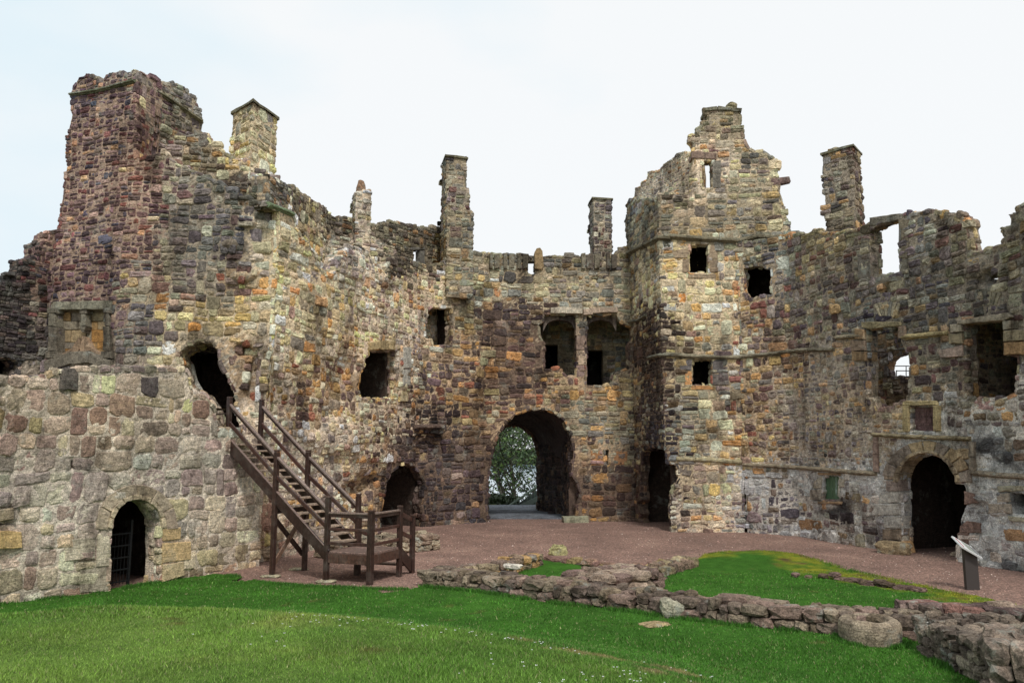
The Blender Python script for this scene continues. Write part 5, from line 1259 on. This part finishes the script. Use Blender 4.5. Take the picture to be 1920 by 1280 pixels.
acc = Acc(); V = [(0, 0, .17)] + [(.25 * math.cos(math.tau * i / 24), .25 * math.sin(math.tau * i / 24), .17) for i in range(24)]
acc.add(V, [np.array([(0, 1 + i, 1 + (i + 1) % 24) for i in range(24)])], (.05, .09, .02))
rng = np.random.default_rng(9)
for _ in range(500):
    r = .23 * math.sqrt(rng.random()); t = rng.uniform(0, math.tau); x, y = r * math.cos(t), r * math.sin(t); a = rng.uniform(0, math.tau)
    acc.add([(x - .006, y, .17), (x + .006, y, .17), (x + .03 * math.cos(a), y + .03 * math.sin(a), .17 + rng.uniform(.02, .06))], [np.array([(0, 1, 2)])], np.array((.07, .13, .03)) * rng.uniform(.7, 1.5))
o = acc.build('moss_filling', mg); o.parent = trg

# ================================================================== WOODEN STAIRCASE
mw, n, b = new_mat('stained_timber'); tcn = n.nodes.new('ShaderNodeTexCoord'); at = nd(n, 'ShaderNodeVertexColor'); at.layer_name = 'Col'
n1 = noise_node(n, 18, 5, .7, tcn.outputs['Object']); r1 = ramp(n, n1.outputs['Fac'], [(.3, (.5, .5, .5)), (.5, (1, 1, 1)), (.72, (1.7, 1.65, 1.6))])
geo = n.nodes.new('ShaderNodeNewGeometry'); sx = n.nodes.new('ShaderNodeSeparateXYZ'); n.links.new(geo.outputs['Normal'], sx.inputs[0])
c = mixc(n, 1, at.outputs['Color'], r1.outputs[0], 'MULTIPLY')
mpw = n.nodes.new('ShaderNodeMapping'); mpw.inputs['Scale'].default_value = (30, 30, 2.2); n.links.new(tcn.outputs['Object'], mpw.inputs['Vector'])
nw2 = noise_node(n, 1.6, 5, .7, mpw.outputs[0]); rw2 = ramp(n, nw2.outputs['Fac'], [(.32, (.45, .45, .45)), (.5, (1, 1, 1)), (.7, (1.9, 1.85, 1.8))]); c = mixc(n, .8, c, rw2.outputs[0], 'MULTIPLY')
nw3 = noise_node(n, 2.2, 5, .7, tcn.outputs['Object']); rw3 = ramp(n, nw3.outputs['Fac'], [(.5, (0, 0, 0)), (.72, (.45, .45, .45))]); c = mixc(n, rw3.outputs[0], c, (.16, .14, .12))
n.links.new(c, b.inputs['Base Color']); b.inputs['Roughness'].default_value = .42; b.inputs['Specular IOR Level'].default_value = .45
bump(n, b, n1.outputs['Fac'], .3, .01); M_WOOD = mw
def beam(acc, a, b_, w_, h, col, ch=.008, up=(0, 0, 1), rng=None):
    a = Vector(a); b_ = Vector(b_); d = (b_ - a).normalized(); up = Vector(up)
    if abs(d.dot(up)) > .95: up = Vector((.88, -.47, 0))
    s = d.cross(up).normalized(); u = s.cross(d).normalized(); hw, hh = w_ / 2, h / 2
    cs = [(hw - ch, hh), (hw, hh - ch), (hw, -hh + ch), (hw - ch, -hh), (-hw + ch, -hh), (-hw, -hh + ch), (-hw, hh - ch), (-hw + ch, hh)]
    V = [tuple(e + s * x + u * y) for e in (a, b_) for x, y in cs]
    q = [(i, (i + 1) % 8, 8 + (i + 1) % 8, 8 + i) for i in range(8)]
    acc.add(V, [np.array(q), np.array([tuple(range(7, -1, -1)), tuple(range(8, 16))])], col)
def wood(col=(50, 34, 29)): return np.clip(alb(col, 1.2) * math.exp(random.gauss(0, .12)), .002, .6)
e_ = np.array(G(611, 1091)); c_ = np.array(G(510, 1081)); u_ = (c_ - e_); half = np.linalg.norm(u_); u_ /= half; v_ = np.array([u_[1], -u_[0]]); v_ = v_ if v_[1] > 0 else -v_
a_ = c_ + u_ * half * 1.02; b2 = a_ + v_ * 1.12; d_ = c_ + v_ * 1.12; f_ = e_ + v_ * 1.12
g_ = np.array(G(693, 1097)); h_ = np.array(G(748, 1081))
ww = h_ - g_; ww /= np.linalg.norm(ww)
i_ = h_ + ww * .62; fl = e_ + (h_ - g_); j_ = fl + ww * .62
ZD, ZT = .68, 3.22
st = thing('wooden_staircase', 'dark timber stair with handrails and landing climbing to the broken tower doorway', 'staircase', (e_[0], e_[1], 0))
def part(name, fn, mat=M_WOOD):
    acc = Acc(); fn(acc); return acc.build(name, mat, st)
def p3(q, z): return (float(q[0]), float(q[1]), z)
def post(q, z0, z1, w_=.11):
    def fn(acc):
        beam(acc, p3(q, z0), p3(q, z1 - .06), w_, w_, wood()); beam(acc, p3(q, z1 - .055), p3(q, z1 - .035), w_ * .86, w_ * .86, wood()); beam(acc, p3(q, z1 - .035), p3(q, z1), w_ * 1.12, w_ * 1.12, wood((70, 50, 44)), .02)
    part('post', fn)
post(a_, 2.1, ZT + 1.15); post(b2, 2.6, ZT + 1.15); post(c_, 0, 3.02); post(d_, 0, 3.02); post(e_, 0, 1.95); post(f_, 0, 1.95)
post(g_, 0, 1.66, .125); post(h_, 0, 1.68); post(i_, 0, 1.42, .11); post(j_, 0, 1.45, .11); post(fl + ww * .02, 0, 1.5, .11)
def rail(q0, z0, q1, z1, nm='rail', w_=.045, h=.10, col=(62, 40, 34)): part(nm, lambda acc: beam(acc, p3(q0, z0), p3(q1, z1), w_, h, wood(col)))
def cap(q0, z0, q1, z1): part('handrail', lambda acc: (beam(acc, p3(q0, z0), p3(q1, z1), .09, .045, wood((108, 92, 84))), beam(acc, p3(q0, z0 - .06), p3(q1, z1 - .06), .04, .08, wood())))
for (t_, m_, lo_) in ((a_, c_, e_), (b2, d_, f_)):
    cap(t_, ZT + .98, m_, 2.86); cap(m_, 2.86, lo_, ZD + .98 - .02)
    rail(t_, ZT + .5, m_, 2.38); rail(m_, 2.38, lo_, ZD + .55)
    # string board
    o1 = t_ + u_ * .02; part('stringer', lambda acc: beam(acc, p3(o1, ZT - .02), p3(lo_ - u_ * .0, ZD + .06 - .12), .055, .27, wood((44, 30, 26))))
    part('stringer_capping', lambda acc: beam(acc, p3(o1, ZT + .155), p3(lo_, ZD + .085), .07, .03, wood((104, 84, 76))))
NS = 15; run = a_ - e_
for k in range(NS):
    t0 = (k + .5) / NS; q = e_ + run * t0 + v_ * .06; z = ZD + (ZT - ZD) * (k + 1) / (NS + .4)
    def tr(acc):
        for off in (-.065, .065):
            qa = q + u_ * off; beam(acc, p3(qa, z), p3(qa + v_ * 1.0, z), .125, .045, wood((146, 128, 112)))
    part('tread', tr)
def deck(acc):
    n = 9; A_, B_ = e_, g_; W_ = h_ - g_
    for k in range(n):
        t = (k + .5) / n; beam(acc, p3(A_ + W_ * t, ZD), p3(B_ + W_ * t, ZD), np.linalg.norm(W_) / n - .008, .04, wood((112, 92, 84)))
part('landing_deck', deck)
def rim(q0, q1): part('landing_beam', lambda acc: beam(acc, p3(q0, ZD - .13), p3(q1, ZD - .13), .06, .22, wood((66, 46, 38))))
rim(e_, g_); rim(g_, h_); rim(fl, h_); rim(e_, fl)
for z in (1.55, 1.20, .88):
    rail(e_, z, g_, z, h=.07); rail(g_, z, h_, z, h=.07)
cap(e_, 1.57, g_, 1.57); cap(g_, 1.57, h_, 1.57)
for (q0, q1) in ((h_, i_), (fl, j_)):
    rail(q0, 1.5, q1, 1.28); rail(q0, 1.05, q1, .85); part('stringer', lambda acc: beam(acc, p3(q0, ZD - .1), p3(q1, .14), .05, .26, wood()))
for k, z in enumerate((.46, .23)):
    qa = h_ + ww * (.17 + .25 * k); qb = fl + ww * (.17 + .25 * k); part('tread', lambda acc: beam(acc, p3(qa, z), p3(qb, z), .24, .045, wood((104, 86, 76))))
part('brace', lambda acc: beam(acc, p3(c_, .25), p3(d_ + u_ * .04, 1.45), .05, .12, wood((98, 76, 62))))
part('brace', lambda acc: beam(acc, p3(c_ + u_ * .08, 1.45), p3(d_ + u_ * .08, .4), .05, .12, wood()))
part('cross_beam', lambda acc: beam(acc, p3(c_, 1.55), p3(d_, 1.55), .07, .14, wood()))
part('wall_rail', lambda acc: beam(acc, p3(a_, ZT + .72), p3(a_ + u_ * .55, ZT + .72), .03, .03, wood()))

# iron gate in the arched door of the terrace wall
ga = TERR.unp(204, 1080)[0]; gb = TERR.unp(262, 1080)[0]
gp = TERR.pos(np.array([ga, gb]), np.zeros(2), np.array([-.38, -.38]))
gt = thing('iron_gate', 'black iron bar gate closing the arched doorway of the terrace wall', 'gate', tuple(gp[0]))
mi, n, b = new_mat('black_iron'); b.inputs['Base Color'].default_value = (.02, .02, .022, 1); b.inputs['Roughness'].default_value = .45; b.inputs['Metallic'].default_value = .6; M_IRON = mi
A_, B_ = gp[0][:2], gp[1][:2]; dd = (B_ - A_)
acc = Acc()
for z in (.12, .38, .64, .90, 1.16): beam(acc, (*A_, z), (*B_, z), .02, .03, (.02, .02, .02), .002)
acc.build('cross_bar', M_IRON, gt)['label'] = 'thin black horizontal bars of the gate'
acc = Acc()
for k in range(8):
    q = A_ + dd * (k + .5) / 8; beam(acc, (*q, .06), (*q, 1.2), .012, .012, (.02, .02, .02), .002)
acc.build('upright_bars', M_IRON, gt)
for t in (0, 1):
    q = A_ + dd * t; acc = Acc(); beam(acc, (*q, .02), (*q, 1.45), .05, .05, (.02, .02, .02), .004); acc.build('gate_stile', M_IRON, gt)

# ================================================================== INFORMATION BOARD
lq = G(1823, 1105); lz = float(hgt(np.array([lq[0]]), np.array([lq[1]]))[0])
ls = thing('information_board', 'slanted white information board on a broad grey post by the gravel', 'sign', (lq[0], lq[1], lz))
mp_, n, b = new_mat('grey_post_paint'); b.inputs['Base Color'].default_value = (.042, .034, .030, 1); b.inputs['Roughness'].default_value = .55
nn_ = noise_node(n, 30, 3, .6); bump(n, b, nn_.outputs['Fac'], .1, .01)
acc = Acc(); beam(acc, (lq[0], lq[1], lz - .1), (lq[0], lq[1], lz + .93), .10, .30, (.05, .05, .05), .012, up=(1, 0, 0))
acc = Acc(); v = []
for z, k in ((lz - .1, 1), (lz + .90, 1)):
    v += [(lq[0] - .14, lq[1] - .05, z), (lq[0] + .14, lq[1] - .05, z), (lq[0] + .14, lq[1] + .05, z), (lq[0] - .14, lq[1] + .05, z)]
v[5] = (v[5][0], v[5][1], lz + .78); v[6] = (v[6][0], v[6][1], lz + .78)
acc.add(v, [np.array([(3, 2, 1, 0), (4, 5, 6, 7), (0, 1, 5, 4), (1, 2, 6, 5), (2, 3, 7, 6), (3, 0, 4, 7)])], (.05, .05, .05))
acc.build('post', mp_, ls)
mb, n, b = new_mat('board_print'); at = nd(n, 'ShaderNodeVertexColor'); at.layer_name = 'Col'; n.links.new(at.outputs['Color'], b.inputs['Base Color']); b.inputs['Roughness'].default_value = .35
ph = R(30); ax = np.array([math.cos(ph), 0, -math.sin(ph)]); az = np.array([math.sin(ph), 0, math.cos(ph)]); ay = np.array([0, .9, .436]); az = np.cross(ax, ay); ctr = np.array([lq[0] - .05, lq[1], lz + .90])
def slab3(acc, ctr, hx, hy, hz, col):
    v = [ctr + ax * sx_ * hx + ay * sy_ * hy + az * sz_ * hz for sz_ in (-1, 1) for sx_, sy_ in ((-1, -1), (1, -1), (1, 1), (-1, 1))]
    acc.add(v, [np.array([(3, 2, 1, 0), (4, 5, 6, 7), (0, 1, 5, 4), (1, 2, 6, 5), (2, 3, 7, 6), (3, 0, 4, 7)])], col)
acc = Acc(); slab3(acc, ctr, .24, .22, .018, (.72, .72, .72)); bd_ = acc.build('panel', mb, ls)
acc = Acc(); slab3(acc, ctr + ax * .02 + az * .021, .08, .17, .003, (.3, .32, .28)); acc.build('printed_picture', mb, bd_).parent = bd_
acc = Acc(); rng = np.random.default_rng(2)
for k in range(9): slab3(acc, ctr + ax * (-.20 + .012 * k if k < 3 else .08 + .016 * k) + az * .021 + ay * rng.uniform(-.03, .03), .004, .17, .002, (.45, .12, .1) if k < 3 else (.2, .2, .2))
acc.build('printed_lines', mb, bd_)['kind'] = 'stuff'

# ================================================================== BEYOND THE GATE
mwt, n, b = new_mat('still_water'); b.inputs['Base Color'].default_value = (.30, .42, .52, 1); b.inputs['Roughness'].default_value = .12; b.inputs['Specular IOR Level'].default_value = .6
nw = noise_node(n, .6, 4, .6, n.nodes.new('ShaderNodeTexCoord').outputs['Object']); bump(n, b, nw.outputs['Fac'], .15, .2)
acc = Acc(); acc.add([(-320, 78, -6.4), (360, 78, -6.4), (380, 470, -6.4), (-340, 470, -6.4)], [np.array([(0, 1, 2, 3)])], (.1, .1, .1)); tag(acc.build('water', mwt), kind='structure')
# deck of the bridge behind the arch
br = thing('timber_bridge', 'grey-blue plank deck running out through the archway', 'bridge', ((xl + xr) / 2, 38, 0))
x0b, x1b = xl - .3, xr + .3
acc = Acc()
for k in range(60):
    y0 = 34.9 + k * .135; wx = .0 if y0 > 39 else .5
    if y0 + .13 > 43: break
    boxacc(acc, x0b - (0 if y0 > 37 else .3), x1b + (.1 if y0 > 37 else 1.0), y0, y0 + .125, .0, .05 + .0, np.array((.16, .175, .20)) * math.exp(random.gauss(0, .12)))
acc.build('deck', M_STONE, br)
for xx in (x0b, x1b):
    acc = Acc(); beam(acc, (xx, 40.2, -.12), (xx, 43, -.12), .15, .22, alb((60, 60, 60))); acc.build('bearer', M_WOOD, br)
fr = thing('green_railing', 'dark green painted railing with upright bars climbing to the right behind the archway', 'railing', (*P(975, 950, 46), -2))
def zpx(px, py, d): return PZ(px, py, d)
acc = Acc(); t0 = zpx(948, 952, 45.5); t1 = zpx(1012, 908, 49); beam(acc, t0, t1, .08, .10, alb((44, 58, 47))); acc.build('top_rail', M_PAINT, fr)
acc = Acc(); b0 = zpx(952, 962, 45.5); b1 = zpx(1012, 932, 49); beam(acc, b0, b1, .05, .3, alb((24, 36, 30))); acc.build('lower_rail', M_PAINT, fr)
for k in range(9):
    t = (k + .5) / 9; q = [t0[i] + (t1[i] - t0[i]) * t for i in range(3)]
    acc = Acc(); beam(acc, (q[0], q[1], q[2] - 1.6), (q[0], q[1], q[2] + (.1 if k % 4 == 2 else 0)), .05 if k % 4 == 2 else .03, .05, alb((40, 54, 44))); acc.build('upright', M_PAINT, fr)
acc = Acc(); boxq = [(t0[0], t0[1] + .25, -3), (t1[0], t1[1] + .25, -3), (t1[0], t1[1] + .25, t1[2] - .25), (t0[0], t0[1] + .25, t0[2] - .25)]
acc.add(boxq + [(x, y + .05, z) for x, y, z in boxq], [np.array([(0, 1, 2, 3), (7, 6, 5, 4), (3, 2, 6, 7)])], alb((18, 30, 26))); acc.build('infill_panel', M_PAINT, fr)

# trees and bushes beyond
mbk, n, b = new_mat('bark'); b.inputs['Base Color'].default_value = (.055, .048, .035, 1); b.inputs['Roughness'].default_value = .9
nb = noise_node(n, 12, 5, .7, n.nodes.new('ShaderNodeTexCoord').outputs['Object']); bump(n, b, nb.outputs['Fac'], .8, .03)
mlf, n, b = new_mat('leaf'); at = nd(n, 'ShaderNodeVertexColor'); at.layer_name = 'Col'; n.links.new(at.outputs['Color'], b.inputs['Base Color']); b.inputs['Roughness'].default_value = .6
def tube(acc, pts, rad, seg=7):
    pts = [Vector(p) for p in pts]; V = []
    for i, p in enumerate(pts):
        t = (pts[min(i + 1, len(pts) - 1)] - pts[max(i - 1, 0)]).normalized(); s = t.cross(Vector((.3, 1, .1))).normalized(); u = s.cross(t)
        for k in range(seg):
            a = math.tau * k / seg; V.append(tuple(p + (s * math.cos(a) + u * math.sin(a)) * rad[i]))
    F_ = [(i * seg + k, i * seg + (k + 1) % seg, (i + 1) * seg + (k + 1) % seg, (i + 1) * seg + k) for i in range(len(pts) - 1) for k in range(seg)]
    acc.add(V, [np.array(F_)], (.05, .045, .035), True)
def tree(label, base, H, spread, seed, leaves=9000, lf=.12, cols=((.03,.06,.015),(.05,.09,.02),(.09,.13,.03)), lean=0, name='broadleaf_tree', group=None, lowest=.25):
    rnd = random.Random(seed); tr = thing(name, label, 'tree', base, group); tk = Acc(); tips = []
    def grow(p, d, L, r, lev):
        n = 5; pts = [p]; rad = [r]; q = p.copy(); dd = d.copy()
        for i in range(n):
            dd = (dd + Vector((rnd.gauss(0, .16), rnd.gauss(0, .16), rnd.gauss(.03, .1)))).normalized(); q = q + dd * L / n; pts.append(q.copy()); rad.append(r * (1 - .6 * (i + 1) / n))
            if lev < 3 and i >= (1 if lev else 2) - (1 if lowest < .2 else 0):
                for _ in range(2 if lev < 2 else 1):
                    a = rnd.uniform(0, math.tau); sd = Vector((math.cos(a), math.sin(a), rnd.uniform(.1, .7))).normalized()
                    grow(q.copy(), (dd * .4 + sd * .8).normalized(), L * rnd.uniform(.5, .72) * (spread if lev == 0 else 1), rad[-1] * .55, lev + 1)
            if lev >= 2: tips.append((q.copy(), L))
        tube(tk, pts, rad, 7 if lev < 2 else 4)
        tips.append((q.copy(), L))
    grow(Vector(base), Vector((lean, 0, 1)).normalized(), H * .62, H * .022, 0)
    tk.build('trunk', mbk, tr)
    rng = np.random.default_rng(seed); T = np.array([t[0] for t in tips]); idx = rng.integers(0, len(T), leaves)
    wgt = _h(idx, idx * 0, seed) ; idx = idx[wgt > .18]; N = len(idx)
    p = T[idx] + rng.normal(0, H * .028, (N, 3)); a = rng.normal(0, 1, (N, 3)); a /= np.linalg.norm(a, axis=1)[:, None]; bq = np.cross(a, rng.normal(0, 1, (N, 3))); bq /= np.linalg.norm(bq, axis=1)[:, None]
    s = (lf * rng.uniform(.6, 1.3, N))[:, None]; V = np.stack([p - a * s, p + bq * s * .5, p + a * s, p - bq * s * .5], 1).reshape(-1, 3)
    ck = np.array(cols)[(_h(idx, idx * 0 + 3, seed) * len(cols)).astype(int)] * np.exp(rng.normal(0, .25, N))[:, None]
    lfa = Acc(); lfa.add(V, [np.arange(N * 4).reshape(-1, 4)], np.repeat(ck, 4, 0)); lfa.build('crown', mlf, tr)
tb = PZ(982, 985, 56); tree('dark many-branched tree in front of the water seen through the archway', (tb[0], tb[1], -4.4), 11, 1.0, 4, 4200, .13, lean=-.18, lowest=.1, cols=((.02,.05,.012),(.04,.08,.02),(.08,.13,.03)))
tb = PZ(1010, 985, 62); tree('dense dark evergreen tree at the right side of the archway view', (tb[0] + 2.2, tb[1], -5.0), 12, .9, 9, 8000, .12, lowest=.1, cols=((.012,.028,.012),(.025,.045,.015)), lean=-.05)
tb = PZ(935, 985, 84); tree('light green leafy tree filling the top of the archway view', (tb[0] + 1.5, tb[1], -6.0), 17, .9, 12, 14000, .24, cols=((.07,.13,.03),(.12,.20,.05),(.20,.28,.10)))
def bush(label, px, py, d, r, seed, col, N=3000):
    q = PZ(px, py, d); rng = np.random.default_rng(seed); p = rng.normal(0, 1, (N, 3)); p /= np.linalg.norm(p, axis=1)[:, None]; p *= (rng.random(N) ** .33)[:, None] * np.array(r); p = p * (1 + .3 * noise(p[:, 0] * 2, p[:, 2] * 2, seed))[:, None] + np.array(q)
    a = rng.normal(0, 1, (N, 3)); a /= np.linalg.norm(a, axis=1)[:, None]; b2_ = np.cross(a, rng.normal(0, 1, (N, 3))); b2_ /= np.linalg.norm(b2_, axis=1)[:, None]
    V = np.stack([p - a * .09, p + b2_ * .05, p + a * .09, p - b2_ * .05], 1).reshape(-1, 3); acc = Acc(); acc.add(V, [np.arange(N * 4).reshape(-1, 4)], np.repeat(np.array(col) * np.exp(rng.normal(0, .3, N))[:, None], 4, 0))
    o = acc.build('bush', mlf); tag(o, label, 'bush'); return o
bush('dark low bush at the foot of the tree left in the archway view', 942, 940, 48, (1.1, .8, .45), 3, (.02, .035, .012))
bush('yellow-green clump on the far edge of the plank deck', 925, 951, 44.5, (.5, .3, .16), 5, (.16, .19, .05), 900)
# wooded far bank
rng = np.random.default_rng(44); N = 40000; x = rng.uniform(-420, 420, N); y = 500 + rng.uniform(0, 70, N); top = 5 + 6 * (fbm(x / 22, y / 40, 5, 3) + .6); z = -6 + rng.random(N) * np.clip(top, 1, 20)
p = np.stack([x, y, z], 1); a = rng.normal(0, 1, (N, 3)); a /= np.linalg.norm(a, axis=1)[:, None]; bb = np.cross(a, rng.normal(0, 1, (N, 3))); bb /= np.linalg.norm(bb, axis=1)[:, None]
V = np.stack([p - a * 1.6, p + bb * 1.2, p + a * 1.6, p - bb * 1.2], 1).reshape(-1, 3); acc = Acc(); acc.add(V, [np.arange(N * 4).reshape(-1, 4)], np.repeat(np.array((.07, .12, .05)) * np.exp(rng.normal(0, .25, N))[:, None], 4, 0))
tag(acc.build('far_woodland', mlf), kind='stuff')
# railing on the roof seen through the gap in the upper window
rl = thing('wall_walk_railing', 'thin dark metal railing seen against the sky through the gap in the broken window', 'railing', PZ(1692, 705, 32))
for (x0_, y0_, x1_, y1_, nm) in ((1670, 686, 1712, 686, 'rail'), (1680, 695, 1712, 695, 'rail'), (1681, 694, 1681, 712, 'upright'), (1699, 687, 1699, 712, 'upright')):
    acc = Acc(); beam(acc, PZ(x0_, y0_, 32), PZ(x1_, y1_, 32), .035, .035, (.02, .02, .02), .002); acc.build(nm, M_IRON, rl)
